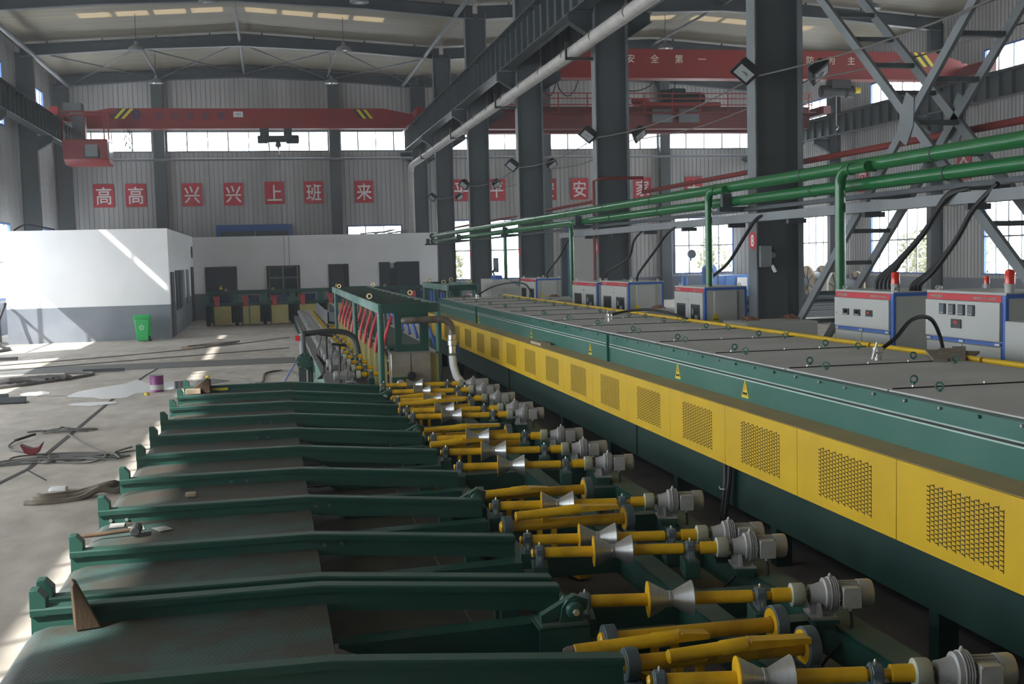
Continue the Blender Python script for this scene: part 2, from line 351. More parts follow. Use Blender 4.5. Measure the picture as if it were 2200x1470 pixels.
def text(name, body, size, org, ex, ey, material, parent=None, depth=0.004, bold=0.0, wide=1.0, center=True):
    """lettering as a thin mesh: org is its centre, ex runs along the line, ey up the letters"""
    cu = bpy.data.curves.new(name, 'FONT'); cu.body = body; cu.size = size; cu.extrude = depth / 2; cu.resolution_u = 3
    cu.align_x = 'CENTER' if center else 'LEFT'; cu.align_y = 'CENTER'
    t = bpy.data.objects.new(name + '_tmp', cu); COL.objects.link(t)
    dg = bpy.context.evaluated_depsgraph_get(); me = bpy.data.meshes.new_from_object(t.evaluated_get(dg))
    bpy.data.objects.remove(t)
    if center and len(me.vertices):
        xs = [v.co.x for v in me.vertices]; ys = [v.co.y for v in me.vertices]; cx = (min(xs) + max(xs)) / 2; cy = (min(ys) + max(ys)) / 2
    else: cx = cy = 0
    ex = Vector(ex).normalized(); ey = Vector(ey).normalized(); ez = ex.cross(ey)
    off = world_of(parent) if parent is not None else Vector((0, 0, 0))
    if bold:                                                # heavier strokes: the same outline laid a little to each side
        base = [v.co.copy() for v in me.vertices]; polys = [tuple(p.vertices) for p in me.polygons]; nv = len(base)
        vs = []; fs = []
        for j, (dx, dy) in enumerate(((0, 0), (bold, bold), (-bold, -bold), (bold, -bold), (-bold, bold))):
            vs += [Vector((c.x + dx, c.y + dy, c.z + j * depth * .02)) for c in base]; fs += [tuple(i + j * nv for i in f) for f in polys]
        bpy.data.meshes.remove(me); me = bpy.data.meshes.new(name); me.from_pydata(vs, [], fs)
    for v in me.vertices:
        v.co = Vector(org) - off + ex * (v.co.x - cx) * wide + ey * (v.co.y - cy) + ez * v.co.z
    me.materials.clear(); me.materials.append(MT[material])
    o = bpy.data.objects.new(name, me); COL.objects.link(o)
    if parent is not None: o.parent = parent
    return o
# ================================================================== the hall
XL, XR, XV, YB, YF = -10.8, 29.3, 8.4, 65.2, -10.0
CY = [-0.3 + 9.35 * k for k in range(7)]                   # column lines
def cells(us, vs, holes):
    for i in range(len(us) - 1):
        for j in range(len(vs) - 1):
            cu = (us[i] + us[i + 1]) / 2; cv = (vs[j] + vs[j + 1]) / 2
            if any(h[0] < cu < h[1] and h[2] < cv < h[3] for h in holes): continue
            yield us[i], us[i + 1], vs[j], vs[j + 1]
def cuts(a, b, vals): return sorted(set([a, b] + [v for v in vals if a < v < b]))
def wall(name, axis, c, inward, u0, u1, z0, z1, holes, plinth=1.32, pitch=0.25):
    m = MB(); us = cuts(u0, u1, [h[0] for h in holes] + [h[1] for h in holes]); zs = cuts(z0, z1, [h[2] for h in holes] + [h[3] for h in holes] + [plinth] )
    def put(a, b, d, e, t0, t1):
        lo, hi = sorted((c + inward * t0, c + inward * t1))
        if axis == 'x': m.bx(lo, hi, a, b, d, e)
        else: m.bx(a, b, lo, hi, d, e)
    for a, b, d, e in cells(us, zs, holes):
        m.cur = 0 if (d + e) / 2 > plinth else 2
        put(a, b, d, e, -0.1, 0.0)
        if m.cur == 0:
            k = math.ceil(a / pitch); m.cur = 1
            while k * pitch < b:
                wd = 0.012 if k % 3 else 0.02
                put(k * pitch - wd, k * pitch + wd, d, e, -0.01, 0.012); k += 1
    return struct(m.build(name, ['wall', 'wall_groove', 'skirt_wall']))
NW = [0]
def window(axis, c, inward, u0, u1, z0, z1, nv, hbars=(), fr='galv', blue=True, light=True):
    NW[0] += 1; m = MB()
    def put(mm, a, b, d, e, t0, t1):
        lo, hi = sorted((c + inward * t0, c + inward * t1))
        if axis == 'x': mm.bx(lo, hi, a, b, d, e)
        else: mm.bx(a, b, lo, hi, d, e)
    f = 0.07
    m.cur = 1 if blue else 0
    put(m, u0, u1, z0, z0 + f, -0.08, 0.03); put(m, u0, u1, z1 - f, z1, -0.08, 0.03)
    put(m, u0, u0 + f, z0 + f, z1 - f, -0.08, 0.03); put(m, u1 - f, u1, z0 + f, z1 - f, -0.08, 0.03)
    m.cur = 0
    for k in range(1, nv):
        u = u0 + (u1 - u0) * k / nv; t = 0.032 if k % 2 else 0.022
        put(m, u - t, u + t, z0 + f, z1 - f, -0.06, 0.01)
    for zz in hbars: put(m, u0 + f, u1 - f, zz - 0.035, zz + 0.035, -0.055, 0.012)
    o = struct(m.build('window_%d' % NW[0], [fr, 'blue_frame']))
    g = MB(); put(g, u0 + f, u1 - f, z0 + f, z1 - f, -0.035, -0.03); g.build('pane', 'glass', o)
    if light:
        cu, cz = (u0 + u1) / 2, (z0 + z1) / 2
        if axis == 'x': portal((c - inward * 0.12, cu, cz), u1 - u0, z1 - z0, (inward, 0, 0))
        else: portal((cu, c - inward * 0.12, cz), u1 - u0, z1 - z0, (0, inward, 0))
    return o
side_l, side_r = [], []
for c in CY:
    side_l += [(c + 0.85, c + 6.75 if c > 20 else c + 7.6, 1.45 if c > 20 else .7, 4.65 if c > 20 else 5.2), (c + 0.85, c + 6.75, 8.74, 9.22), (c + 0.85, c + 6.75, 9.78, 11.5)]  # unseen near openings enlarged for light; wall band between upper rows trims the sun
    side_r += [(c + 0.85, c + 6.75, 1.45, 4.65), (c + 0.85, c + 6.75, 8.9, 10.75)]
wall('wall_left', 'x', XL, 1, YF, YB, 0, 12.8, side_l)
wall('wall_right', 'x', XR, -1, YF, YB, 0, 12.8, side_r)
back = [(-10.0, -5.85, 8.72, 9.85), (-5.15, 3.45, 8.72, 9.85), (4.05, 8.0, 8.72, 9.85), (9.3, 15.3, 8.72, 9.85), (15.9, 22.4, 8.72, 9.85), (23.0, 28.6, 8.72, 9.85),
        (4.28, 7.33, 1.45, 4.65), (10.2, 14.2, 1.45, 4.85), (23.3, 27.0, 1.45, 4.75)]
wall('wall_back', 'y', YB, -1, XL, XR, 0, 13.4, back)
struct(MB().bx(XL, XR, YF - 0.15, YF, 0, 13.4).build('wall_front', 'wall'))
for h in side_l: window('x', XL, 1, *h, 6 if h[2] < 5 else 8, (3.0,) if h[2] < 5 else ())
for h in side_r: window('x', XR, -1, *h, 7 if h[2] < 5 else 6, (3.05,) if h[2] < 5 else ())
for h in back: window('y', YB, -1, *h, max(3, round((h[1] - h[0]) / (1.05 if h[2] > 5 else 0.95))), () if h[2] > 5 else (3.1,), fr='galv', blue=h[2] < 5)
# floor
fl = MB(); fl.bx(XL, XR, YF, YB, -0.2, 0.0); struct(fl.build('floor', 'floor'))
jt = MB()
for pts in [[(-4.9, 8.0), (-4.05, 12.0), (-3.62, 14.6), (-3.3, 16.6), (-3.27, 20.0), (-3.24, 25.6)], [(-3.24, 25.6), (-3.1, 30.0), (-2.9, 33.0)]]:
    for (a, b) in zip(pts, pts[1:]): jt.bar((a[0], a[1], 0.002), (b[0], b[1], 0.002), 0.07, 0.006)
for (a, b) in [((-7.5, 31.7), (-2.0, 32.35)), ((-2.0, 32.35), (0.9, 32.6)), ((-4.9, 26.0), (-3.3, 25.7)), ((-5.6, 19.2), (-4.7, 21.4)), ((-2.9, 15.6), (-3.3, 16.5))]:
    jt.bar((*a, 0.002), (*b, 0.002), 0.022, 0.005)
struct(jt.build('trim_1', 'crack'))
st = MB(); st.bx(-10.5, 0.6, 31.75, 33.6, 0.0, 0.012); struct(st.build('trim_2', 'dust_grey'))
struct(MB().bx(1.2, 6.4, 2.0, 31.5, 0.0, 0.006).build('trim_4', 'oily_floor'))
# roof sheets with translucent strips
def roof(name, xr, x0, x1, zr, z0, z1, strips):
    m = MB(); holes = [(a, b, y0, y1) for (a, b, y0, y1) in strips]
    def zz(x): return zr + (z0 - zr) * (xr - x) / (xr - x0) if x < xr else zr + (z1 - zr) * (x - xr) / (x1 - xr)
    us = cuts(x0, x1, [xr] + [h[0] for h in holes] + [h[1] for h in holes]); vs = cuts(YF, YB, [h[2] for h in holes] + [h[3] for h in holes])
    def slab(mm, a, b, c, d, t=0.06):
        mm.add([(a, c, zz(a)), (b, c, zz(b)), (b, d, zz(b)), (a, d, zz(a)), (a, c, zz(a) + t), (b, c, zz(b) + t), (b, d, zz(b) + t), (a, d, zz(a) + t)],
               [(0, 3, 2, 1), (4, 5, 6, 7), (0, 1, 5, 4), (1, 2, 6, 5), (2, 3, 7, 6), (3, 0, 4, 7)])
    for a, b, c, d in cells(us, vs, holes): slab(m, a, b, c, d)
    m.cur = 1
    y = 36.0
    while y < YB:                                            # sheet laps seen as fine lines
        for (a, b) in ((x0, xr), (xr, x1)):
            if not any(h[2] - 0.1 < y < h[3] + 0.1 for h in holes):
                m.add([(a, y, zz(a) - 0.02), (b, y, zz(b) - 0.02), (b, y + 0.03, zz(b) - 0.02), (a, y + 0.03, zz(a) - 0.02)], [(0, 1, 2, 3)])
        y += 0.41
    o = struct(m.build(name, ['roof', 'wall_groove']))
    for k, h in enumerate(holes):
        g = MB(); slab(g, *h, t=0.01); NW[0] += 1; struct(g.build('window_%d' % NW[0], 'skylight'))
    return zz
def strips(xr, yy, right=True):
    s = []
    for k in range(4):
        a = xr - 0.35 - 1.5 * (k + 1); s.append((a, a + 1.32, yy, yy + 1.0))
        b = xr + 0.35 + 1.5 * k; s.append((b, b + 1.32, yy, yy + 1.0))
    return s
zA = roof('ceiling', -0.95, XL, XV, 13.36, 12.72, 12.78, strips(-0.95, 50.4))
zB = roof('ceiling.001', 18.85, XV, XR, 13.36, 12.78, 12.6, strips(18.85, 50.4))
struct(MB().bx(XL - 2.1, XL - .1, YF, YB, 12.62, 12.7).build('sun_block_eave', 'roof'))  # added overhang outside the left wall, out of view, blocks sun at upper windows
def rafter(xs, zf, y, label):
    """I-section gable rafter: xs = x stations, depth grows to the eaves and the ridge"""
    t = thing('roof_rafter', label, 'rafter', ((xs[0] + xs[-1]) / 2, y, 12.4), 'dark steel roof rafters')
    top = [(x, zf(x) - 0.12) for x in xs]; bot = [(x, zf(x) - 0.12 - d) for x, d in zip(xs, (0.5, 0.44, 0.55, 0.44, 0.5))]
    web = MB(); tf = MB(); bf = MB()
    for i in range(4):
        (a, za), (b, zb) = top[i], top[i + 1]; (_, ya), (_, yb) = bot[i], bot[i + 1]
        web.add([(a, y - .012, ya), (b, y - .012, yb), (b, y - .012, zb), (a, y - .012, za), (a, y + .012, ya), (b, y + .012, yb), (b, y + .012, zb), (a, y + .012, za)],
                [(0, 1, 2, 3), (7, 6, 5, 4), (0, 4, 5, 1), (3, 2, 6, 7), (0, 3, 7, 4), (1, 5, 6, 2)])
        tf.bar((a, y, za), (b, y, zb), 0.26, 0.025); bf.bar((a, y, ya), (b, y, yb), 0.26, 0.03)
    web.build('web', 'slate_dark', t); tf.build('top_flange', 'slate_dark', t); bf.build('bottom_flange', 'flange_grey', t)
    for k in range(8):                                      # purlin cleats standing on the rafter
        x = xs[0] + (xs[-1] - xs[0]) * (k + 0.5) / 8
        MB().bx(x - .035, x + .035, y - .03, y + .03, zf(x) - 0.13, zf(x) + 0.005).build('purlin_cleat', 'slate_dark', t)
for k, y in ((5, 46.45), (6, 55.8), (7, 65.0)):
    nm = {5: 'nearest the camera', 6: 'in the middle', 7: 'against the gable wall'}[k]
    rafter((XL + 0.3, -5.9, -0.95, 4.0, XV - 0.1), zA, y, 'dark steel rafter over the white office bay, ' + nm)
    rafter((XV + 0.1, 13.5, 18.85, 24.0, XR - 0.3), zB, y, 'dark steel rafter over the right-hand red cranes, ' + nm)
rafter((XV + 0.1, 13.5, 18.85, 24.0, XR - 0.3), zB, 37.1, 'dark steel rafter at the top right, in front of the lettered crane')
# ridge and eaves struts, roof bracing
for nm, a, b, r in [('grey ridge strut running back under the roof peak', (-0.95, 37, 12.9), (-0.95, 65, 12.9), .06), ('grey eaves tube along the top of the left wall', (-9.9, 20, 12.15), (-9.9, 65, 12.15), .1),
                    ('grey tie strut under the roof left of the ridge', (-5.4, 55.8, 12.7), (-5.4, 65, 12.7), .06), ('grey tie strut under the roof right of the ridge', (3.5, 55.8, 12.75), (3.5, 65, 12.75), .06),
                    ('grey eaves tube along the tops of the middle columns', (7.6, 40, 12.3), (7.6, 65, 12.3), .09), ('grey ridge strut under the peak of the right-hand roof', (18.85, 37, 12.95), (18.85, 65, 12.95), .06)]:
    tag(MB().cyl(a, b, r, 10).build('roof_strut', 'flange_grey'), nm, 'strut')
for i, (a, b) in enumerate([(-9.6, -5.5), (-5.3, -1.0), (-0.9, 3.4), (3.6, 8.0)]):
    for j, (p, q) in enumerate((((a, 56.0), (b, 64.8)), ((b, 56.0), (a, 64.8)))):
        o = MB().cyl((p[0], p[1], zA(p[0]) - .5), (q[0], q[1], zA(q[0]) - .5), .035, 8).build('roof_brace', 'slate_dark')
        tag(o, 'thin roof brace rod in the %s cross from the left, leaning %s' % (ORD[i], ('away to the right', 'away to the left')[j]), 'brace', 'crossed roof brace rods')
# ------------------------------------------------------------------ columns
def column(x0, x1, y, top, label, cor, base=True, fl='flange_grey', corbz=8.6, wd=0.34):
    t = thing('steel_column', label, 'column', ((x0 + x1) / 2, y, 0))
    MB().bx(x0 + .02, x1 - .02, y - .01, y + .01, 0, top).build('web', 'slate', t)
    for x in (x0, x1):
        s = 1 if x == x0 else -1
        MB().bx(*sorted((x, x + s * .025)), y - wd / 2, y + wd / 2, 0, top).build('flange', fl, t)
    for (xa, xb) in cor:                                    # corbel from column face xa out to xb
        m = MB(); m.prism([(xa, corbz), (xb, corbz), (xb, corbz - .22), (xa, corbz - .62)], (0, y - .012, 0), (1, 0, 0), (0, 0, 1), (0, 1, 0), .024)
        m.bar((xa, y, corbz - .62), (xb, y, corbz - .22), .3, .025); m.bar((xa, y, corbz), (xb, y, corbz), .3, .025)
        m.build('corbel', 'slate_dark', t)
    return t
names = {1: ('column of the middle row outside the frame, before the red 8 disc', 7), 2: ('tall dark column of the middle row carrying the red 8 disc', 8), 3: ('tall dark column of the middle row carrying the red 9 disc', 9),
         4: ('dark middle-row column next behind the one with the red 9 disc', 10), 5: ('dark middle-row column, fourth from the camera', 11), 6: ('dark middle-row column, fifth from the camera, at the white office corner', 12), 7: ('dark middle-row column standing against the gable wall', 13)}
for k in range(1, 8):
    y = CY[k] if k < 7 else 65.0
    y = {2: 18.4, 3: 27.95, 4: 37.05, 5: 46.5}.get(k, y)
    c = column(7.96, 8.81, y, 12.4, names[k][0], [(7.97, 7.35), (8.80, 9.45)])
    if k in (2, 3, 4, 5, 6):
        n = str(names[k][1])
        MB().cyl((7.957, y - .02, 2.87), (7.962, y - .02, 2.87), 0.155, 24).build('number_disc', 'sign_red', c)
        if k < 4: text('numeral', n, .27, (7.952, y - .02, 2.87), (0, -1, 0), (0, 0, 1), 'sign_white', c, .004, .004)
for k in range(3, 8):
    y = CY[k] if k < 7 else 65.0
    column(-10.7, -9.95, y, 12.3, 'dark column of the left wall, %s from the gable wall' % ORD[7 - k] if k < 7 else 'dark column in the left corner of the gable wall', [(-9.96, -9.3)], fl='slate_dark')
    column(28.35, 28.95, y, 12.3, 'dark column of the far right wall, %s from the gable wall' % ORD[7 - k] if k < 7 else 'dark column in the right corner of the gable wall', [(28.36, 27.55)], fl='slate_dark', corbz=8.3)
for x, nm in ((-5.5, 'slim grey-blue gable post right of the two leftmost red signs'), (3.75, 'slim grey-blue gable post between the fifth and sixth blocks of red signs'), (15.6, 'slim grey-blue gable post behind the middle-row columns'), (22.7, 'slim grey-blue gable post left of the tall window')):
    tag(MB().bx(x - .3, x + .3, YB - .45, YB - .02, 0, 12.6).build('gable_post', 'slate', bevel=.02), nm, 'post')
for a, b, nm in ((-10, 8.0, 'long grey tube along the gable wall over the white office signs'), (8.8, 28.8, 'long grey tube along the gable wall behind the right-hand cranes')):
    tag(MB().cyl((a, 64.6, 8.28), (b, 64.6, 8.28), .07, 10).build('wall_tube', 'galv'), nm, 'tube')
# wide roller door with a blue frame, above the office
dr = MB(); dr.cur = 1
dr.bx(-2.75, 1.3, YB - .2, YB - .02, 4.45, 4.8); dr.bx(-2.75, -2.5, YB - .2, YB - .02, 0, 4.45); dr.bx(1.05, 1.3, YB - .2, YB - .02, 0, 4.45)
d1 = struct(dr.build('door_1', ['slate', 'blue_frame']))
MB().bx(-2.5, -.72, YB - .12, YB - .04, 0, 4.45).build('leaf', 'slate', d1); MB().bx(-.68, 1.05, YB - .12, YB - .04, 0, 4.45).build('leaf', 'slate', d1)
dr = MB(); dr.bx(16.7, 16.95, YB - .2, YB - .02, 0, 4.7); dr.bx(20.3, 20.55, YB - .2, YB - .02, 0, 4.7); dr.bx(16.7, 20.55, YB - .2, YB - .02, 4.45, 4.75)
d2 = struct(dr.build('door_2', 'blue_frame')); MB().bx(16.95, 18.6, YB - .12, YB - .03, 0, 4.45).build('leaf', 'wall', d2); MB().bx(18.65, 20.3, YB - .12, YB - .03, 0, 4.45).build('leaf', 'wall', d2)
# ------------------------------------------------------------------ crane runway beams
def runway(x, z0, z1, y0, y1, label, rail='slate_dark'):
    t = thing('runway_beam', label, 'beam', (x, (y0 + y1) / 2, z0))
    m = MB(); m.bx(x - .012, x + .012, y0, y1, z0, z1)
    y = y0 + .4
    while y < y1:
        m.bx(x - .15, x + .15, y - .01, y + .01, z0 + .02, z1 - .02); y += .82
    m.build('web', 'slate', t)
    MB().bx(x - .2, x + .2, y0, y1, z0, z0 + .03).build('bottom_flange', 'slate_dark', t)
    MB().bx(x - .24, x + .24, y0, y1, z1 - .03, z1).build('top_flange', 'slate_dark', t)
    MB().bx(x - .05, x + .05, y0, y1, z1, z1 + .12).build('crane_rail', rail, t)
runway(7.65, 8.65, 9.72, 8, 64.4, 'dark ribbed crane beam on the near side of the middle columns')
runway(9.18, 8.65, 9.72, 8, 64.4, 'dark ribbed crane beam on the far side of the middle columns')
runway(-9.6, 8.65, 9.72, 18, 64.4, 'dark crane beam with a red rail along the left wall', 'red_crane')
runway(27.85, 8.35, 9.3, 18, 64.4, 'dark ribbed crane beam along the far right wall')
# ------------------------------------------------------------------ red sign boards with a white character each
SG = [('高', -8.45), ('高', -6.83), ('兴', -3.93), ('兴', -1.76), ('上', .42), ('班', 2.53), ('来', 5.28), ('平', 10.73), ('平', 12.75), ('安', 15.72), ('安', 17.62), ('回', 19.55), ('家', 21.4), ('去', 24.55)]
what = ['leftmost, above the white room', 'second from the left, partly in shadow', 'just right of the first gable post', 'second right of the first gable post', 'above the blue door frame', 'left of the second gable post', 'alone right of the second gable post', 'behind the middle columns, first', 'behind the middle columns, second',
        'left of the two beside the 9 column', 'right of the two beside the 9 column', 'hidden behind the 9 column', 'right of the 9 column', 'above the long red pipe near the 8 column']
for (ch, x), wv in zip(SG, what):
    z = 6.46 + (0.04 if x > 0 else 0)
    o = thing('sign_board', 'red sign with a white Chinese character, ' + wv, 'sign', (x, YB - .03, z - .62), 'red character signs on the gable wall')
    MB().bx(x - .52, x + .52, YB - .07, YB - .03, z - .61, z + .61).build('board', 'sign_red', o)
    text('character', ch, .98, (x, YB - .075, z), (1, 0, 0), (0, 0, 1), 'sign_white', o, .008, .010, .88)
for y, lab in ((52.0, 'red'), (46.0, 'red')):
    x = 28.9
for y, ch, wv in ((53.9, '安', 'farther back'), (45.2, '全', 'nearer')):
    o = thing('sign_board', 'red sign board on the far right wall, ' + wv, 'sign', (XR - .03, y, 5.5), 'red signs on the far right wall')
    MB().bx(XR - .07, XR - .03, y - .5, y + .5, 5.5, 6.7).build('board', 'sign_red', o)
    text('character', ch, .95, (XR - .078, y, 6.1), (0, -1, 0), (0, 0, 1), 'sign_white', o, .008, .010, .88)
# ------------------------------------------------------------------ left crane over the office
def girder(x0, x1, y, z0, z1, taper, label, material='red_crane'):
    t = thing('bridge_crane', label, 'crane', ((x0 + x1) / 2, y, z0))
    m = MB(); h = z1 - z0
    m.prism([(x0, z0 + .35 * h), (x0 + .5, z0), (x1 - .5, z0), (x1, z0 + .35 * h), (x1, z1 - .32 * h), (x1 - taper, z1), (x0 + taper, z1), (x0, z1 - .32 * h)], (0, y - .28, 0), (1, 0, 0), (0, 0, 1), (0, 1, 0), .56)
    m.bx(x0 + .4, x1 - .4, y - .34, y + .34, z0 - .03, z0)
    m.build('girder', material, t)
    return t
def chevron(t, x, z0, z1, y, lean):
    for k, c in enumerate(('dark_grey', 'amber', 'dark_grey', 'amber')):
        xx = x + .17 * k
        MB().prism([(xx, z0), (xx + .17, z0), (xx + .17 + lean, z1), (xx + lean, z1)], (0, y, 0), (1, 0, 0), (0, 0, 1), (0, -1, 0), .006).build('warning_stripe', c, t)
c1 = girder(-8.9, 7.5, 60, 9.4, 10.36, 1.6, 'red single-girder bridge crane with a driver cab, over the white office')
chevron(c1, -7.3, 9.85, 10.34, 59.71, .45); chevron(c1, 4.75, 9.85, 10.3, 59.71, -.35)
lg = MB(); lg.ring((-6.07, 59.705, 10.08), (0, 1, 0), .17, .045); lg.lathe((-6.07, 59.71, 10.08), (-6.07, 59.70, 10.08), [(0, .08), (.006, .08)], 14); lg.build('emblem', 'dark_blue', c1)
text('lettering', 'KELUN', .16, (-6.07, 59.705, 9.84), (1, 0, 0), (0, 0, 1), 'dark_blue', c1, .006)
for ch, x in zip('起科伦起重', (-4.97, -4.25, -3.5, -2.77, -2.05)): text('lettering', ch, .38, (x, 59.705, 10.0), (1, 0, 0), (0, 0, 1), 'dark_blue', c1, .006)
MB().bx(-1.46, -1.0, 59.69, 59.715, 9.93, 10.2).build('number_plate', 'sign_white', c1); text('lettering', '101', .2, (-1.23, 59.685, 10.06), (1, 0, 0), (0, 0, 1), 'black', c1, .004)
for x in (-9.6, 7.65):
    MB().bx(x - .18, x + .18, 58.2, 61.8, 9.86, 10.25).build('end_truck', 'red_crane', c1)
    for yy in (58.6, 61.4): MB().cyl((x - .07, yy, 9.97), (x + .07, yy, 9.97), .14).build('wheel', 'dark_grey', c1)
for x0, x1 in ((-9.62, -8.7), (7.3, 7.67)): MB().bx(x0, x1, 59.75, 60.25, 9.75, 10.1).build('end_joint', 'red_crane', c1)
# driver cab
cb = MB(); cb.prism([(57.4, 7.7), (57.1, 8.62), (59.2, 8.62), (59.2, 7.5), (57.9, 7.5)], (-9.15, 0, 0), (0, 1, 0), (0, 0, 1), (1, 0, 0), 2.0); cb.build('cab_shell', 'red_crane', c1, bevel=.04)
MB().bx(-8.15, -7.6, 57.18, 57.3, 7.82, 8.45).build('cab_window', 'lamp_glass', c1); MB().bx(-8.2, -7.55, 57.22, 57.34, 7.76, 8.5).build('window_frame', 'dark_grey', c1)
MB().bx(-7.16, -7.12, 57.5, 58.9, 7.75, 8.5).build('cab_window', 'lamp_glass', c1)
MB().bx(-9.1, -8.3, 57.7, 58.6, 10.0, 10.35).build('control_box', 'flange_grey', c1); MB().bx(-8.75, -8.2, 57.8, 58.5, 8.65, 9.75).build('cab_door', 'flange_grey', c1)
rl = MB()
for x in (-9.1, -8.15, -7.3, -7.1):
    rl.bar((x, 57.4, 8.6), (x, 57.4, 9.9), .06, .06)
for z in (9.75, 9.9): rl.bar((-9.15, 57.4, z), (-7.05, 57.4, z), .05, .06)
rl.bar((-9.1, 57.4, 9.85), (-9.1, 59.8, 9.85), .06, .06); rl.bar((-7.1, 57.4, 9.85), (-7.1, 59.8, 9.85), .06, .06); rl.build('hanger_frame', 'red_crane', c1)
ck = MB()
for k in range(5): ck.tube([(-6.5 + .12 * math.sin(k * 2 + j) * (1 + k * .2), 59.6, 9.35 - .17 * j - .02 * k) for j in range(7)], .018, 5)
ck.build('loose_cable', 'black', c1)
h = thing('electric_hoist', 'dark electric hoist hanging under the left red crane girder', 'hoist', (.68, 60, 8.5))
MB().bx(-.22, .22, 59.7, 60.3, 9.0, 9.37).build('trolley', 'slate_dark', h); MB().bx(.95, 1.35, 59.7, 60.3, 9.0, 9.37).build('trolley', 'slate_dark', h)
MB().bx(-.15, 1.3, 59.72, 60.28, 8.78, 9.02).build('drum_frame', 'slate_dark', h, bevel=.03); MB().lathe((-.35, 60, 8.86), (1.7, 60, 8.86), [(0, .14), (.04, .2), (.5, .2), (.52, .15), (1.4, .15), (1.42, .22), (2.0, .22), (2.05, .15)]).build('motor', 'slate_dark', h)
MB().lathe((.66, 60, 8.72), (.66, 60, 8.38), [(0, .1), (.1, .14), (.22, .14), (.26, .05), (.34, .03)]).build('hook_block', 'dark_grey', h)
MB().tube([(.66, 60, 8.4), (.66, 60, 8.3), (.73, 60, 8.22), (.7, 60, 8.13), (.62, 60, 8.15)], .03, 6).build('hook', 'bolt', h)
MB().cyl((1.0, 59.7, 8.8), (.95, 57.9, 2.4), .012, 6).build('pendant_cable', 'rope', h); MB().cyl((.75, 59.7, 8.8), (.72, 57.9, 2.4), .01, 6).build('pendant_cable', 'rope', h)
# ------------------------------------------------------------------ right-hand cranes
c2 = girder(9.5, 27.5, 43, 9.36, 10.42, 1.2, 'red bridge crane with cream slogan lettering in the right-hand hall')
for ch, x in zip('安全第一预防为主', (13.65, 14.6, 15.57, 16.5, 19.9, 20.96, 21.85, 22.7)):
    text('character', ch, .34, (x, 42.715, 10.06), (1, 0, 0), (0, 0, 1), 'cream', c2, .006, .003)
chevron(c2, 25.65, 9.85, 10.4, 42.71, -.45)
for x in (9.18, 27.85):
    zz = 9.9 if x < 20 else 9.48
    MB().bx(x - .2, x + .2, 41.2, 44.8, zz, zz + .4).build('end_truck', 'red_dark', c2)
MB().bx(27.0, 27.8, 42.75, 43.25, 9.75, 10.0).build('end_joint', 'red_crane', c2)
h = thing('electric_hoist', 'dark green electric hoist under the lettered red crane', 'hoist', (22.3, 43, 8.6))
MB().bx(21.9, 22.7, 42.75, 43.25, 9.0, 9.35).build('trolley', 'dark_grey', h); MB().lathe((21.5, 43, 8.9), (23.0, 43, 8.9), [(0, .15), (.05, .25), (.5, .25), (.52, .2), (1.1, .2), (1.12, .24), (1.4, .24), (1.45, .14)]).build('motor', 'dark_grey', h)
MB().lathe((22.9, 42.8, 8.92), (23.12, 42.8, 8.92), [(0, .12), (.2, .12), (.22, .05)]).build('end_cover', 'amber', h)
MB().tube([(22.2, 43, 8.7), (22.2, 43, 7.6), (22.3, 43, 7.5), (22.2, 43, 7.4)], .02, 6).build('hook', 'bolt', h)
c3 = thing('bridge_crane', 'dull red double-girder crane with railings behind the lettered crane', 'crane', (18.5, 57, 8.7))
for y in (56.2, 58.2):
    m = MB(); m.bx(9.4, 27.4, y - .25, y + .25, 8.95, 9.95); m.bx(9.4, 27.4, y - .32, y + .32, 8.9, 8.97); m.bx(9.4, 27.4, y - .32, y + .32, 9.92, 9.97); m.build('girder', 'red_dark', c3)
MB().bx(9.4, 27.4, 55.2, 55.95, 9.6, 9.64).build('walkway', 'red_dark', c3)
rl = MB()
for k in range(13): rl.bar((9.6 + 1.45 * k, 55.2, 9.6), (9.6 + 1.45 * k, 55.2, 10.55), .05, .05)
for z in (9.98, 10.28, 10.53): rl.bar((9.5, 55.2, z), (27.2, 55.2, z), .04, .05)
rl.build('railing', 'red_crane', c3)
MB().bx(9.0, 9.36, 54.8, 59.6, 9.9, 10.3).build('end_truck', 'red_dark', c3); MB().bx(27.6, 28.0, 54.8, 59.6, 9.5, 9.9).build('end_truck', 'red_dark', c3)
MB().lathe((9.1, 57, 9.6), (27.6, 57, 9.6), [(0, .05), (18.5, .05)], 8).build('cross_shaft', 'red_dark', c3)
st_ = MB(); st_.bar((24.2, 55.0, 9.6), (26.6, 55.0, 8.0), .12, .08); st_.bar((24.2, 55.7, 9.6), (26.6, 55.7, 8.0), .12, .08)
for k in range(6): st_.bx(24.4 + .4 * k, 24.7 + .4 * k, 55.0, 55.7, 9.4 - .27 * k, 9.43 - .27 * k)
st_.build('stair', 'red_crane', c3)
fr_ = MB()
for x in (24.1, 25.6): fr_.bar((x, 55.2, 8.9), (x, 55.2, 7.2), .06, .06)
fr_.bx(24.1, 25.6, 54.9, 55.6, 7.15, 7.25); fr_.build('cab_hanger', 'red_crane', c3); MB().bx(24.25, 25.5, 54.95, 55.5, 6.55, 7.15).build('cab_lamp', 'lamp_glass', c3)
tr = thing('crane_trolley', 'crane trolley with a dark green winch on the double-girder crane', 'trolley', (20.5, 57, 9.97))
MB().bx(18.4, 22.6, 55.95, 58.4, 10.0, 10.22).build('trolley_frame', 'red_crane', tr, bevel=.03)
MB().lathe((19.6, 57, 10.55), (22.1, 57, 10.55), [(0, .2), (.1, .42), (.6, .45), (1.2, .42), (1.25, .3), (2.3, .3), (2.5, .2)]).build('winch_drum', 'body_green', tr)
MB().bx(20.2, 21.0, 56.6, 57.4, 10.2, 11.0).build('gearbox', 'body_green', tr, bevel=.08)
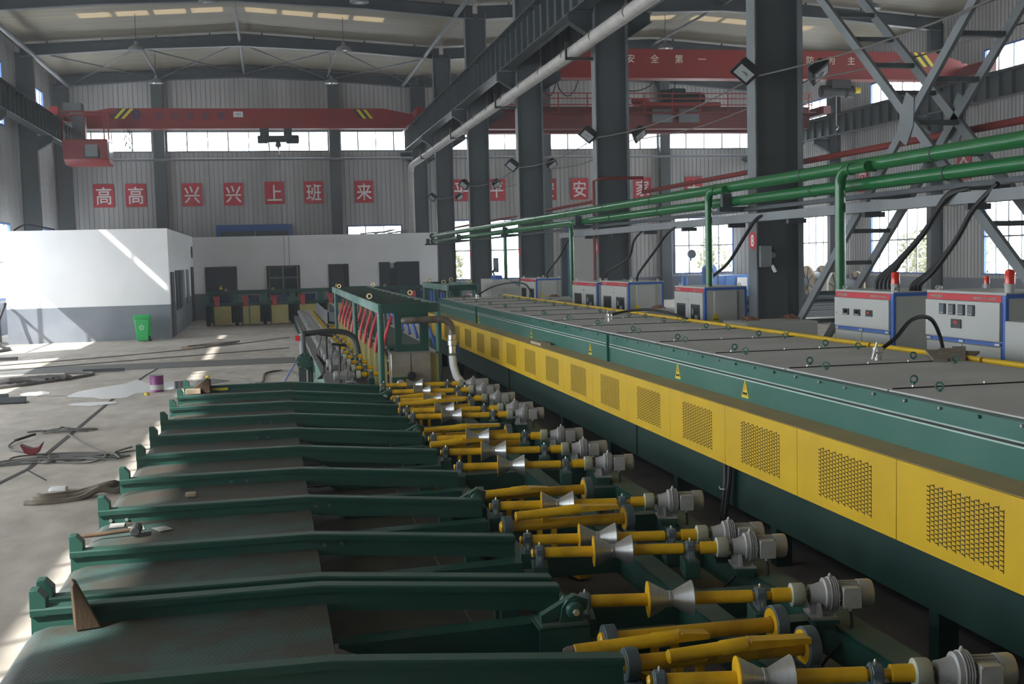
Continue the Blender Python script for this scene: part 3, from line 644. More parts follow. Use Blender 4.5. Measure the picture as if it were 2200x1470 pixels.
MB().lathe((18.0, 56.3, 10.3), (18.9, 56.3, 10.3), [(0, .1), (.1, .16), (.7, .16), (.9, .08)]).build('motor', 'red_crane', tr)
for x in (18.9, 20.3): MB().bx(x, x + 1.05, 55.75, 55.95, 9.2, 9.85).build('resistor_box', 'flange_grey', tr)
fs = MB()
for a, b in ((11.6, 13.2), (13.2, 13.9), (13.9, 15.0), (16.6, 18.9), (18.9, 20.0)):
    dz = .75 if b - a < 1.7 else .5
    fs.tube([(a + (b - a) * k / 8, 55.3, 11.15 - dz * math.sin(PI * k / 8) ** .7) for k in range(9)], .03, 5)
tag(fs.build('festoon_cable', 'black'), 'black cables looped in swags above the double-girder crane railing', 'cable')
tag(MB().cyl((11.0, 55.3, 11.17), (20.5, 55.3, 11.15), .012, 5).build('festoon_wire', 'rope'), 'thin wire carrying the looped crane cables', 'wire')
# high bay lamps
proto = None
for i, (x, y, z, top, lab) in enumerate([(-5.05, 51, 11.6, 12.95, 'left of the roof ridge in the middle bay'), (3.46, 51, 11.68, 13.0, 'right of the roof ridge in the middle bay'), (-1.72, 42, 11.68, 13.2, 'at the top edge, left'), (3.46, 42, 11.78, 13.0, 'at the top edge, right'),
                                    (-5.09, 60, 11.6, 12.95, 'near the gable wall, left'), (3.41, 60, 11.64, 13.0, 'near the gable wall, right'), (22.4, 40.6, 11.6, 13.2, 'in the right-hand hall above the cross brace'), (17.6, 50.0, 11.75, 13.1, 'in the right-hand hall left of the 8 column')]):
    if proto is None:
        proto = thing('high_bay_lamp', '', 'lamp', (0, 0, 0))
        MB().lathe((0, 0, .38), (0, 0, 0), [(0, .06), (.14, .08), (.16, .13), (.24, .27), (.33, .33), (.38, .34)], 20).build('shade', 'galv', proto)
        MB().lathe((0, 0, .03), (0, 0, -.02), [(0, .3), (.05, .1)], 16).build('bulb_glass', 'lamp_glass', proto)
        MB().cyl((0, 0, .36), (0, 0, 1.52), .012, 6).build('hanging_rod', 'dark_grey', proto)
    place(proto, i == 0, (x, y, z), 0, 'round hanging warehouse lamp ' + lab, 'hanging warehouse lamps')
# ------------------------------------------------------------------ white office
of = thing('office_block', 'white plastered site office with a grey band along its base', 'building', (0, 44.5, 0))
def face(m, pts): m.add(pts, [tuple(range(len(pts)))])
m = MB()
m.bx(-9.28, -3.63, 44.47, 44.71, 1.27, 4.06); m.bx(-3.87, -3.63, 44.71, 58.77, 1.27, 4.05); m.bx(-3.87, 8.52, 58.77, 59.0, 1.27, 4.03); m.bx(-9.28, -9.04, 44.71, 64.9, 1.27, 4.06); m.bx(8.28, 8.52, 59.0, 64.9, 1.27, 4.03)
m.build('wall', 'white_plaster', of)
m = MB(); m.bx(-9.28, -3.63, 44.46, 44.71, 0, 1.27); m.bx(-3.87, -3.62, 44.71, 58.77, 0, 1.27); m.bx(-3.87, 8.52, 58.76, 59.0, 0, 1.27); m.bx(-9.28, -9.04, 44.71, 64.9, 0, 1.27); m.bx(8.28, 8.52, 59.0, 64.9, 0, 1.27)
m.build('base_band', 'band_grey', of)
def shutter(name, x0, x1, z0, z1, y=58.76, parent=of, material='office_dark', frame=True):
    mm = MB(); mm.bx(x0, x1, y - .06, y + .02, z0, z1); o = mm.build(name, material, parent, bevel=.03)
    return o
s1_ = shutter('metal_shutter', -3.1, -1.58, .2, 2.57); 
MB().prism([(-2.48, 1.45), (-2.28, 1.45), (-2.38, 1.68)], (0, 58.695, 0), (1, 0, 0), (0, 0, 1), (0, -1, 0), .004).build('warning_sticker', 'amber', s1_)
wn = MB(); wn.bx(-.16, 1.46, 58.68, 58.78, 1.0, 2.55); wo = wn.build('office_window', 'wood', of)
for a, b, c, d in ((0.0, .58, 2.0, 2.45), (.68, 1.3, 2.0, 2.45), (0, .58, 1.05, 1.92), (.68, 1.3, 1.05, 1.92)): MB().bx(a, b, 58.66, 58.685, c, d).build('pane', 'screen', wo)
for a, b in ((-.06, 0), (.58, .68), (1.3, 1.36)): MB().bx(a, b, 58.64, 58.68, 1.0, 2.5).build('sash_bar', 'galv', wo)
MB().bx(-.06, 1.36, 58.64, 58.68, 1.92, 2.0).build('sash_bar', 'galv', wo)
s2_ = shutter('metal_door', 2.86, 3.62, .1, 2.56); shutter('doorway', 3.62, 3.86, .1, 2.56, 58.75, of, 'black')
MB().prism([(3.12, 1.4), (3.32, 1.4), (3.22, 1.63)], (0, 58.695, 0), (1, 0, 0), (0, 0, 1), (0, -1, 0), .004).build('warning_sticker', 'amber', s2_)
shutter('metal_shutter', 5.38, 5.92, .1, 2.6); shutter('metal_shutter', 6.2, 7.41, .1, 2.6); shutter('doorway', 5.92, 6.2, .1, 2.55, 58.755, of, 'black'); MB().bx(5.93, 6.12, 58.68, 58.7, 2.3, 2.55).build('pane', 'lamp_glass', of)
def side(name, y0, y1, z0, z1, material, x=-3.63): return MB().bx(x - .02, x + .05, y0, y1, z0, z1).build(name, material, of)
side('metal_door', 45.0, 46.3, .05, 2.45, 'office_dark'); side('metal_shutter', 50.6, 51.7, 1.0, 2.5, 'band_grey'); side('metal_shutter', 53.2, 54.4, 1.0, 2.5, 'band_grey'); side('metal_door', 56.4, 57.9, .05, 2.6, 'office_dark')
for y0, y1 in ((47.2, 48.4), (48.9, 50.0)):
    o = side('office_window', y0, y1, .95, 2.5, 'office_dark'); MB().bx(-3.58, -3.56, (y0 + y1) / 2 - .03, (y0 + y1) / 2 + .03, 1, 2.45).build('sash_bar', 'galv', o)
MB().cyl((-3.64, 57.5, 3.3), (-3.58, 57.5, 3.3), .28, 16).build('vent_hole', 'black', of)
MB().bx(-3.58, -3.5, 45.05, 45.2, .9, 2.2).build('door_pull', 'galv', of)
tp = MB(); tp.prism([(-.4, 4.02), (4.1, 4.02), (4.2, 4.16), (-.2, 4.08)], (0, 59.6, 0), (1, 0, 0), (0, 0, 1), (0, 1, 0), .8); 
rb = MB()
for k in range(7): rb.bar((4.6 + .35 * k, 59.1 + .1 * (k % 3), 4.06 + .03 * (k % 2)), (5.6 + .2 * k, 59.5, 4.1 + .04 * (k % 4)), .3, .05)
tag(rb.build('board_pile', 'dust_grey'), 'grey boards dumped on top of the white office wall', 'boards', None)
dl = thing('office_roof', 'flat grey roof slab of the white office', 'roof', (0, 60, 4.0))
MB().bx(-9.04, -3.87, 44.71, 64.9, 3.9, 4.0).build('slab', 'dust_grey', dl); MB().bx(-3.87, 8.28, 59.0, 64.9, 3.88, 3.98).build('slab', 'dust_grey', dl)
# ================================================================== skid bed in the foreground
RY = [5.53 + 1.329 * i for i in range(11)]
def make_rail():
    t = thing('skid_rail', '', 'rail', (0, 0, 0))
    path = [(-1.39, .80), (.225, .803), (1.665, .68)]
    top = MB(); top.sweepx([(-.052, -.042), (-.056, -.010), (-.048, 0), (.048, 0), (.056, -.010), (.052, -.042)], path); top.build('top_flange', 'rail_green', t)
    web = MB(); web.sweepx([(-.034, -.155), (-.026, -.075), (-.026, -.041), (.026, -.041), (.026, -.075), (.034, -.155)], path); web.build('web', 'rail_green', t)
    hk = MB(); hk.prism([(-1.391, .75), (-1.303, .75), (-1.303, .853), (-1.347, .902), (-1.391, .902)], (0, -.05, 0), (1, 0, 0), (0, 0, 1), (0, 1, 0), .1); hk.build('end_stop', 'rail_green', t, bevel=.003)
    wd = MB(); wd.prism([(.30, .515), (1.665, .548), (1.665, .36), (.62, .36), (.30, .50)], (0, -.30, 0), (1, 0, 0), (0, 0, 1), (0, 1, 0), .012)
    wd.prism([(.30, .515), (1.665, .548), (1.665, .536), (.30, .503)], (0, -.30, 0), (1, 0, 0), (0, 0, 1), (0, 1, 0), .16); wd.prism([(.35, .45), (1.655, .48), (1.655, .36), (.62, .36)], (0, -.152, 0), (1, 0, 0), (0, 0, 1), (0, 1, 0), .012)
    wd.build('support_beam', 'green', t)
    for x in (-1.0, 1.35): MB().bx(x - .05, x + .05, -.05, .05, 0, .64 if x < 0 else .55).build('leg', 'green', t)
    return t
rp = make_rail()
rl_names = ['nearest the camera', 'front one of the close-set pair', 'back one of the close-set pair'] + ['%s counting from the camera' % ORD[i] for i in range(3, 12)]
ys = [RY[0], RY[1], RY[1] + .21] + RY[2:]
for i, y in enumerate(ys):
    r = place(rp, i == 0, (0, y, 0), 0, 'green bent skid rail with end stop, ' + rl_names[i], 'green skid rails of the loading bed')
    if i == 2:
        for ch in list(r.children):
            if ch.name.startswith('support_beam'): bpy.data.objects.remove(ch)
    if i in (3, 4, 5, 7, 8, 1):
        xs = {3: (.30, .42), 4: (.29, .40), 5: (-.42, -.28), 7: (-.22, -.09), 8: (-.2, -.06), 1: None}[i]
        for x in xs or (): MB().cyl((x, y - .042, .715), (x, y - .030, .715), .013, 10).build('bolt_hole', 'bearing', r)
    if i == 4:
        for x in (-1.3, -1.18): MB().cyl((x, y - .042, .71), (x, y - .030, .71), .014, 10).build('bolt_hole', 'bolt', r)
for i in range(11):
    y0 = (ys[i] + .06) if i != 1 else None
    if i == 1: continue
    a = ys[i] + .05; b = ys[i + 1] - .05
    if i == 2: a = ys[2] + .05
    near = i < 4
    dk = thing('deck_plate', '%s checker plate deck between two skid rails, %s' % ('greenish' if near else 'rust-brown', 'nearest the camera' if i == 0 else ORD[i - 1 if i > 1 else i] + ' from the camera'), 'plate', (0, (a + b) / 2, .6), 'checker plates of the loading bed')
    m = MB(); m.sweepx([(a, -.008), (b, -.008), (b, 0), (a, 0)], [(-1.45, .54), (-1.42, .61), (-1.37, .668), (-1.29, .692), (.25, .697)]); m.build('upper_plate', 'deck_green' if near else 'deck_brown', dk)
    MB().bx(.242, .25, a, b, .345, .690).build('step_face', 'green', dk)
    MB().bx(.25, 1.5, a, b, .345, .355).build('lower_pan', 'pan', dk); MB().bx(1.18, 1.188, a, b - .3, .355, .357).build('pan_seam', 'rust', dk)
MB().bx(.22, .3, 5.2, 19.6, .05, .34).build('bed_beam', 'green'); bb = bpy.data.objects['bed_beam']; tag(bb, 'dark green beam under the middle of the loading bed', 'beam')
for x, nm in ((-1.1, 'left'), (1.35, 'right')):
    tag(MB().bx(x - .06, x + .06, 5.2, 19.6, 0, .30).build('bed_beam', 'green'), 'dark green sill under the %s side of the loading bed' % nm, 'beam')
# hinged pipe stops on steel boxes
def make_stop():
    t = thing('pipe_stop', '', 'stop', (0, 0, 0))
    bx = MB(); bx.bx(-.15, .15, -.02, -.008, 0, .23); bx.bx(-.15, .15, .2, .212, 0, .23); bx.bx(-.15, .15, -.02, .212, .218, .23); bx.bx(.138, .15, -.008, .2, 0, .218); bx.build('box', 'green', t)
    MB().bx(-.13, .15, 0.0, .19, .23, .242).build('base_plate', 'dusty_green', t)
    lug = MB()
    for y in (.03, .12): lug.prism([(-.02, .23), (.12, .23), (.12, .32), (.09, .37), (.03, .37), (0, .33)], (0, y, 0), (1, 0, 0), (0, 0, 1), (0, 1, 0), .02)
    lug.build('hinge_lug', 'rail_green', t)
    MB().lathe((.065, -.03, .315), (.065, .19, .315), [(0, .028), (.01, .045), (.05, .05), (.052, .04), (.17, .04), (.172, .05), (.21, .045), (.22, .02)], 16).build('hinge_pin', 'rail_green', t)
    MB().lathe((.065, -.045, .315), (.065, -.028, .315), [(0, .018), (.014, .02), (.017, .025)], 6).build('bolt', 'bolt', t)
    MB().prism([(-.12, .285), (-.12, .24), (.06, .27), (.15, .30), (.16, .36), (.08, .39)], (0, .055, 0), (1, 0, 0), (0, 0, 1), (0, 1, 0), .06).build('stop_flap', 'green', t)
    return t
sp = make_stop()
for i, (y, wv) in enumerate(((6.36, 'nearest, beside the front close-set rail'), (9.62, 'beside the fifth rail'), (13.68, 'halfway along the bed'), (17.42, 'at the far end of the loading bed'))):
    place(sp, i == 0, (1.575, y, .345), 0, 'green hinged pipe stop on a steel box, ' + wv, 'hinged pipe stops')
# ------------------------------------------------------------------ roller table frame
cf = thing('roller_table', 'dark green steel frame carrying the yellow roller shafts and motors', 'frame', (2.6, 12, 0))
for x, w_, m_ in ((1.78, .14, 'dusty_green'), (2.66, .16, 'dusty_green'), (3.36, .20, 'dusty_green')):
    b = MB(); b.bx(x - w_ / 2, x + w_ / 2, 4.4, 19.8, .415, .43); b.bx(x - .012, x + .012, 4.4, 19.8, .22, .415); b.bx(x - w_ / 2, x + w_ / 2, 4.4, 19.8, .205, .22)
    for sx in (-1, 1): b.bx(*sorted((x + sx * w_ / 2, x + sx * (w_ / 2 - .012))), 4.4, 19.8, .225, .41)
    b.cur = 0; b.build('long_beam', 'green', cf); MB().bx(x - w_ / 2, x + w_ / 2, 4.4, 19.8, .43, .433).build('dusty_top', m_, cf)
XB = [4.75, 5.55, 6.62, 7.3, 8.62, 9.75, 11.0, 12.1, 13.4, 14.6, 15.7, 16.9, 18.0, 19.2]
for y in XB:
    b = MB(); b.bx(1.85, 3.26, y - .07, y + .07, .235, .405); b.build('cross_beam', 'green', cf); MB().bx(1.85, 3.26, y - .07, y + .07, .405, .408).build('dusty_top', 'dusty_green', cf)
for y in (4.75, 7.3, 9.75, 12.1, 14.6, 16.9, 19.2):
    for x in (1.78, 2.66, 3.36): MB().bx(x - .06, x + .06, y - .06, y + .06, 0, .205).build('leg', 'green', cf)
for i, y in enumerate((6.9, 9.9, 12.6, 15.4)):
    tag(MB().bar((2.0, y + .55, .09), (2.45, y - .75, .05), .10, .04).build('link_bar', 'shaft_yellow'), 'flat yellow link bar lying low under the rollers, %s from the camera' % ORD[i], 'bar', 'yellow link bars under the rollers')
    tag(MB().bar((1.78, y + .45, .09), (2.05, y - .5, .05), .09, .04).build('link_bar', 'shaft_yellow'), 'short flat yellow link bar under the left roller ends, %s from the camera' % ORD[i], 'bar', 'yellow link bars under the rollers')
# ------------------------------------------------------------------ skewed double-cone rollers and their gear motors
def pillow(t, u, hgt=.075, w=.05, name='bearing'):
    m = MB(); m.prism([(-.085, -hgt), (.085, -hgt), (.085, -hgt + .02), (.05, -.01), (.05, .03), (.03, .05), (-.03, .05), (-.05, .03), (-.05, -.01), (-.085, -hgt + .02)], (u - w / 2, 0, 0), (0, 1, 0), (0, 0, 1), (1, 0, 0), w)
    m.hollow((u - w / 2 - .008, 0, 0), (u + w / 2 + .008, 0, 0), .05, .034, 18)
    o = m.build(name, 'bearing', t, bevel=.004)
    for y in (-.068, .068): MB().lathe((u, y, -hgt + .018), (u, y, -hgt + .055), [(0, .013), (.012, .013), (.013, .007), (.037, .007)], 8).build('bolt', 'bolt', o)
    MB().lathe((u, 0, .048), (u, 0, .075), [(0, .006), (.015, .008), (.027, .003)], 8).build('grease_nipple', 'bolt', o)
    return o
def make_roller():
    t = thing('conveyor_roller', '', 'roller', (0, 0, 0))
    MB().lathe((0, 0, 0), (1.31, 0, 0), [(0, .022), (.012, .032), (.022, .026), (.03, .026), (.09, .026), (.095, .038), (.44, .038), (.70, .038), (1.07, .038), (1.075, .026), (1.19, .026), (1.195, .045), (1.31, .045)], 20).build('shaft', 'shaft_yellow', t)
    cone = MB(); cone.lathe((.44, 0, 0), (.71, 0, 0), [(.004, .108), (.115, .049), (.125, .046), (.128, .049), (.142, .049), (.145, .046), (.155, .049), (.266, .108), (.27, .106)], 32); o = cone.build('cone_roller', 'steel', t, sharp=25)
    MB().lathe((.437, 0, 0), (.445, 0, 0), [(0, .10), (.002, .109), (.008, .109)], 32).build('end_disc', 'shaft_yellow', t)
    MB().lathe((1.305, 0, 0), (1.385, 0, 0), [(0, .060), (.004, .071), (.07, .072), (.08, .066)], 22).build('coupling', 'coupling', t)
    pillow(t, .06); pillow(t, 1.12)
    for u in (.06, 1.12):
        p = MB(); p.bx(u - .055, u + .055, -.11, .11, -.19, -.075); p.build('pedestal', 'green', t, bevel=.004)
    return t
def make_motor():
    t = thing('gear_motor', '', 'motor', (0, 0, 0))
    MB().cyl((1.385, 0, 0), (1.42, 0, 0), .026, 12).build('stub_shaft', 'rust', t)
    g = MB(); g.lathe((1.415, 0, 0), (1.53, 0, 0), [(0, .040), (.004, .058), (.03, .060), (.085, .076), (.09, .097), (.115, .097)], 24)
    g.build('gearbox', 'cast', t)
    f = MB()
    for k in range(4): f.lathe((1.53 + .013 * k, 0, 0), (1.541 + .013 * k, 0, 0), [(0, .098), (.002, .103), (.008, .103), (.011, .092)], 24)
    f.build('finned_flange', 'cast', t)
    ft = MB(); ft.prism([(-.10, -.13), (.10, -.13), (.10, -.118), (.055, -.04), (-.055, -.04), (-.10, -.118)], (1.455, 0, 0), (0, 1, 0), (0, 0, 1), (1, 0, 0), .02)
    ft.prism([(1.415, -.118), (1.565, -.118), (1.54, -.02), (1.43, -.02)], (0, -.03, 0), (1, 0, 0), (0, 0, 1), (0, 1, 0), .06); ft.bx(1.41, 1.57, -.10, .10, -.13, -.116); ft.build('foot', 'cast', t)
    m = MB(); m.lathe((1.58, 0, 0), (1.72, 0, 0), [(0, .066), (.14, .066)], 20)
    for k in range(20):
        a = 2 * PI * k / 20; c, s = math.cos(a), math.sin(a)
        m.bar((1.585, .071 * c, .071 * s), (1.715, .071 * c, .071 * s), .012 if abs(c) > .7 else .007, .007 if abs(c) > .7 else .012)
    m.build('motor_body', 'cast', t)
    MB().lathe((1.712, 0, 0), (1.80, 0, 0), [(0, .083), (.07, .084), (.082, .079), (.088, .062)], 24).build('fan_cover', 'cast', t)
    tb = MB().bx(1.595, 1.70, -.116, -.05, -.058, .062).build('terminal_box', 'cast', t, bevel=.005); MB().bx(1.592, 1.703, -.122, -.114, -.061, .065).build('box_lid', 'cast', tb, bevel=.003)
    lt = MB()
    for k in range(3): lt.prism([(0, .0), (.008, .0), (.02, .014), (.008, .028), (0, .028), (.012, .014)], (1.622 + .016 * k, -.1225, -.012), (1, 0, 0), (0, 0, 1), (0, -1, 0), .002)
    lt.build('cast_mark', 'cast', tb)
    for (x, z) in ((1.601, -.052), (1.694, -.052), (1.601, .056), (1.694, .056)): MB().cyl((x, -.121, z), (x, -.128, z), .005, 6).build('screw', 'bolt', tb)
    MB().lathe((1.545, 0, .10), (1.545, 0, .127), [(0, .012), (.015, .012), (.017, .008), (.027, .006)], 10).build('vent_plug', 'cast', t)
    MB().cyl((1.645, -.08, -.05), (1.645, -.08, -.085), .012, 10).build('cable_gland', 'bolt', t)
    MB().tube(smooth([(1.645, -.08, -.08), (1.65, -.085, -.13), (1.64, -.09, -.2), (1.58, -.1, -.28), (1.5, -.1, -.36), (1.45, -.1, -.44)], 3), .010, 7).build('cable', 'black', t)
    MB().bx(1.42, 1.57, -.12, .12, -.15, -.13).build('base_plate', 'green', t); MB().bx(1.435, 1.555, -.09, .09, -.195, -.15).build('plinth', 'green', t)
    for y in (-.085, .085): MB().lathe((1.545, y, -.118), (1.545, y, -.095), [(0, .009), (.009, .009), (.01, .005), (.023, .005)], 6).build('bolt', 'bolt', t)
    return t
ro, mo = make_roller(), make_motor()
ends = [4.97, 6.34, 7.54, 7.93, 9.15, 11.06, 11.99, 12.98, 14.94, 15.58, 16.8, 17.97, 18.95]
ang = math.radians(-10.3); cs, sn = math.cos(ang), math.sin(ang)
for i, ye in enumerate(ends):
    x0 = 3.49 - 1.80 * cs; y0 = ye - 1.80 * sn
    wv = 'nearest, at the bottom edge' if i == 0 else ('farthest, in front of the hose' if i == 12 else ORD[i] + ' from the camera')
    place(ro, i == 0, (x0, y0, .62), ang, 'steel double-cone roller on a yellow shaft, ' + wv, 'double-cone conveyor rollers')
    place(mo, i == 0, (x0, y0, .62), ang, 'silver gear motor driving a yellow roller shaft, ' + wv, 'gear motors of the conveyor')
# ------------------------------------------------------------------ kicker shafts between the rollers
def kicker(y, label, arm):
    t = thing('kicker_shaft', label, 'shaft', (2.3, y, .52), 'yellow kicker shafts')
    MB().lathe((1.74, y, .52), (2.86, y, .52), [(0, .034), (.01, .046), (1.10, .046), (1.12, .034)], 18).build('shaft', 'shaft_yellow', t)
    for x, R in ((1.80, .088), (2.82, .112)):
        o = MB().hollow((x - .035, y, .52), (x + .035, y, .52), R, .052, 24).build('ring_bearing', 'bearing', t, bevel=.004)
        MB().hollow((x - .038, y, .52), (x - .03, y, .52), R * .85, .05, 24).build('ring_lip', 'shaft_yellow' if x > 2 else 'bearing', o)
        MB().bx(x - .04, x + .04, y - .08, y + .08, .41, .435).build('bearing_foot', 'bearing', t)
    a0, a1, p1, dz, dy = arm
    MB().lathe((a0, y + dy, .52 + dz), (a1, y + dy, .545 + dz), [(0, .034), (.005, .038), (a1 - a0 - .15, .038), (a1 - a0 - .14, .043), (a1 - a0, .043)], 16).build('arm_tube', 'shaft_yellow', t)
    m = MB(); m.prism([(a1 - .02, -.02), (p1, -.015), (p1, .015), (a1 + .02, .03)], (0, y + dy - .04, .545 + dz), (1, 0, 0), (0, 0, 1), (0, 1, 0), .09); m.build('arm_plate', 'shaft_yellow', t)
    MB().bar((a0 + .25, y, .5), (a0 + .25, y + dy, .52 + dz), .05, .05).build('arm_bracket', 'shaft_yellow', t)
    if a0 < 1.6: MB().lathe((a0 - .06, y + dy, .52 + dz), (a0, y + dy, .52 + dz), [(0, .02), (.02, .03), (.06, .034)], 10).build('worn_tip', 'rust', t)
    for dx in (.0, .12): MB().bx(2.05 + dx, 2.09 + dx, y - .02, y + .02, .1, .49).build('link_rod', 'shaft_yellow', t)
    return t
kicker(6.22, 'yellow kicker shaft with a grey-tipped arm, in front of the second roller', (1.56, 2.16, 2.34, .0, -.13))
kicker(5.82, 'yellow kicker shaft nearest the camera, its collar just above the bottom roller', (1.98, 2.42, 2.78, .05, -.09))
kicker(9.12, 'yellow kicker shaft with a raised arm, between the fourth and fifth rollers', (1.86, 2.40, 2.72, .09, -.05))
kicker(10.38, 'yellow kicker shaft with a chipped arm, behind the fifth roller', (1.70, 2.22, 2.42, .03, -.12))
kicker(13.25, 'yellow kicker shaft low behind the eighth roller', (1.72, 2.1, 2.35, .05, -.1))
kicker(14.05, 'yellow kicker shaft in front of the ninth roller, with a flat plate', (1.75, 2.3, 2.7, .09, -.06))
kicker(16.75, 'yellow kicker shaft with a flat raised plate near the far rollers', (1.75, 2.3, 2.7, .09, -.06))
kicker(17.9, 'yellow kicker shaft farthest from the camera, by the stainless tank', (1.75, 2.3, 2.6, .05, -.06))
# ------------------------------------------------------------------ long green and yellow furnace
F0, F1 = 3.4, 31.0
fu = thing('furnace', 'long green and yellow furnace running back on the right', 'furnace', (5.2, 17, 0))
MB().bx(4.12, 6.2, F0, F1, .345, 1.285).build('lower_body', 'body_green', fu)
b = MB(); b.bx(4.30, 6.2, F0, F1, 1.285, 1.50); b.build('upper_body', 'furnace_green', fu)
MB().bx(4.39, 6.2, F0, F1, 1.5, 1.622).build('rim', 'furnace_green', fu)
MB().bx(4.30, 4.39, F0, F1, 1.5, 1.504).build('dusty_step', 'dust_grey', fu)
for x, z in ((4.30, 1.503), (4.385, 1.51)): MB().bx(x - .004, x + .006, F0, F1, z - .006, z + .005).build('edge_highlight', 'lip', fu)  # pale strips paint the highlight along the rim edges
MB().bx(4.385, 4.47, F0, F1, 1.622, 1.632).build('rim_strip', 'furnace_green', fu)
MB().bx(6.04, 6.08, F0, F1, 0, .345).build('light_block_skirt', 'body_green', fu)  # added skirt on the hidden side, stops light passing under the furnace
MB().bx(4.02, 4.32, F0, F1, 1.296, 1.304).build('dusty_ledge', 'dust_olive', fu)
y = 6.7 - 2.46 * 1
while y < F1:
    MB().bx(4.13, 4.27, y - .06, y + .06, 0, .345).build('leg', 'body_green', fu); MB().bx(5.95, 6.1, y - .06, y + .06, 0, .345).build('leg', 'body_green', fu); y += 2.46
# vent panels: slots are recessed dark cells
PW = 1.482
slot = MB(); ny, nz = 17, 13
cy, cz = .80 / ny, .37 / nz
k = 0; y = 6.94 - 2 * PW; first_slots = None; first_y = y
for a in range(ny):
    for q in range(nz):
        y0_ = y + PW * .5 - .42 + a * cy; z0_ = 1.025 - .185 + q * cz + (cz * .5 if a % 2 else 0)
        slot.bx(3.9985, 4.003, y0_, y0_ + .0075, z0_, z0_ + cz * .88)
        slot.bx(3.9985, 4.003, y0_ + .0075, y0_ + cy * .84, z0_ + cz * .36, z0_ + cz * .58)
while y < F1 - 1:
    pn = MB().bx(4.0, 4.02, y + .004, y + PW - .004, .762, 1.302).build('vent_panel', 'yellow', fu, bevel=.004)
    if first_slots is None: first_slots = slot.build('vent_slots', 'slot', pn)
    else:
        s_ = first_slots.copy(); COL.objects.link(s_); s_.parent = pn; s_.location = (0, y - first_y, 0)
    y += PW; k += 1
MB().bx(4.02, 4.12, F0, F1, .765, 1.296).build('vent_backing', 'yellow', fu)
for y in (14.6, 24.5): MB().bx(4.265, 4.30, y - .02, y + .02, 1.30, 1.66).build('joint_strip', 'furnace_green', fu)
for y in (12.9, 20.3): MB().bx(4.105, 4.12, y - .015, y + .015, .35, .76).build('joint_strip', 'body_green', fu)
def tri_sign(org, ex, s, parent, bolt=True, nm='warning_sign'):
    ex = Vector(ex).normalized(); ez = Vector((0, 0, 1)); n = ex.cross(ez)
    o = MB().prism([(-.46 * s, 0), (.46 * s, 0), (.5 * s, .06 * s), (.04 * s, .96 * s), (-.04 * s, .96 * s), (-.5 * s, .06 * s)], org, ex, ez, n, .004).build(nm, 'amber', parent)
    fr = MB()
    P = [Vector(org) + ex * a * s + ez * b * s + n * .0045 for a, b in ((-.40, .09), (.40, .09), (0, .84))]
    for i in range(3): fr.bar(P[i], P[(i + 1) % 3], .002 if False else .018 * s, .018 * s)
    fr.build('border', 'black', o)
    MB().prism([(.03 * s, .68 * s), (-.07 * s, .50 * s), (.0, .50 * s), (-.03 * s, .36 * s), (.07 * s, .55 * s), (.0, .55 * s)], Vector(org) + n * .004, ex, ez, n, .003).build('flash', 'red' if bolt else 'black', o)
    text('lettering', '有电危险' if bolt else '当心高温', .15 * s, Vector(org) + n * .006 + ez * .24 * s, ex, ez, 'black', o, .002, .001, .95)
    return o
for y in (10.13, 11.96, 15.5, 19.2, 24.3, 29.0): tri_sign((4.298, y, 1.335 if y < 12 else 1.325), (0, -1, 0), .165, fu, y < 11 or y > 13)
bo = []
y = 4.4
while y < 20:
    o = MB().lathe((4.386, y, 1.612), (4.372, y, 1.612), [(0, .012), (.008, .014), (.016, .010)], 6)
    o.build('edge_bolt', 'bolt' if int(y * 10) % 3 else 'furnace_green', fu); y += .44
tag(MB().bx(4.08, 4.24, 17.6, 18.3, 1.304, 1.345).build('timber_offcut', 'wood_pale'), 'pale wooden offcut lying on the dusty furnace ledge', 'wood')
for i in range(14): MB().cyl((6.27, 3.4 + i * 2, 1.662), (6.27, 3.4 + i * 2 + 1.96, 1.662), .028, 10).build('yellow_tube', 'yellow', fu)
MB().tube([(4.03, 9.98, .9), (4.04, 9.98, .6), (4.0, 10.0, .25), (4.05, 10.0, .0)], .024, 8).build('power_cable', 'black', fu)
for dy in (-.06, .06): MB().tube([(4.06, 9.98 + dy, .9), (4.05, 9.98 + dy * .8, .6), (4.02, 10.0 + dy * .4, .25), (4.05, 10.0, .0)], .024, 8).build('power_cable', 'black', fu)
MB().tube([(3.995, 9.91, .53), (3.98, 9.98, .52), (4.0, 10.06, .53)], .006, 6).build('cable_tie', 'bolt', fu)
# lid plates with lifting eyes
def make_lid():
    t = thing('furnace_cover', '', 'lid', (0, 0, 0))
    m = MB(); m.bx(4.46, 6.22, .012, 1.748, 1.634, 1.648); m.build('plate', 'lid', t, bevel=.003)
    MB().bx(4.5, 6.2, -.008, .008, 1.634, 1.656).build('seam_strip', 'slot', t)
    for i, (x, y) in enumerate(((4.80, .22), (4.72, 1.50), (5.86, .25), (5.98, 1.52))):
        e = MB(); e.ring((x, y, 1.688), (.9 if i % 2 else .25, 1, 0), .027, .0075); e.cyl((x, y, 1.646), (x, y, 1.664), .014, 10); e.build('lifting_eye', 'furnace_green', t)
    for x in (4.7, 5.3, 5.7): MB().cyl((x, .06, 1.648), (x, .06, 1.664), .012, 6).build('lid_bolt', 'bolt', t)
    return t
lp = make_lid()
for i in range(15):
    y = 4.33 + 1.76 * i
    wv = 'nearest the camera' if i == 0 else '%s from the camera' % ORD[i]
    place(lp, i == 0, (0, y, 0), 0, 'dusty grey furnace lid plate with green lifting eyes, ' + wv, 'lid plates on top of the furnace')
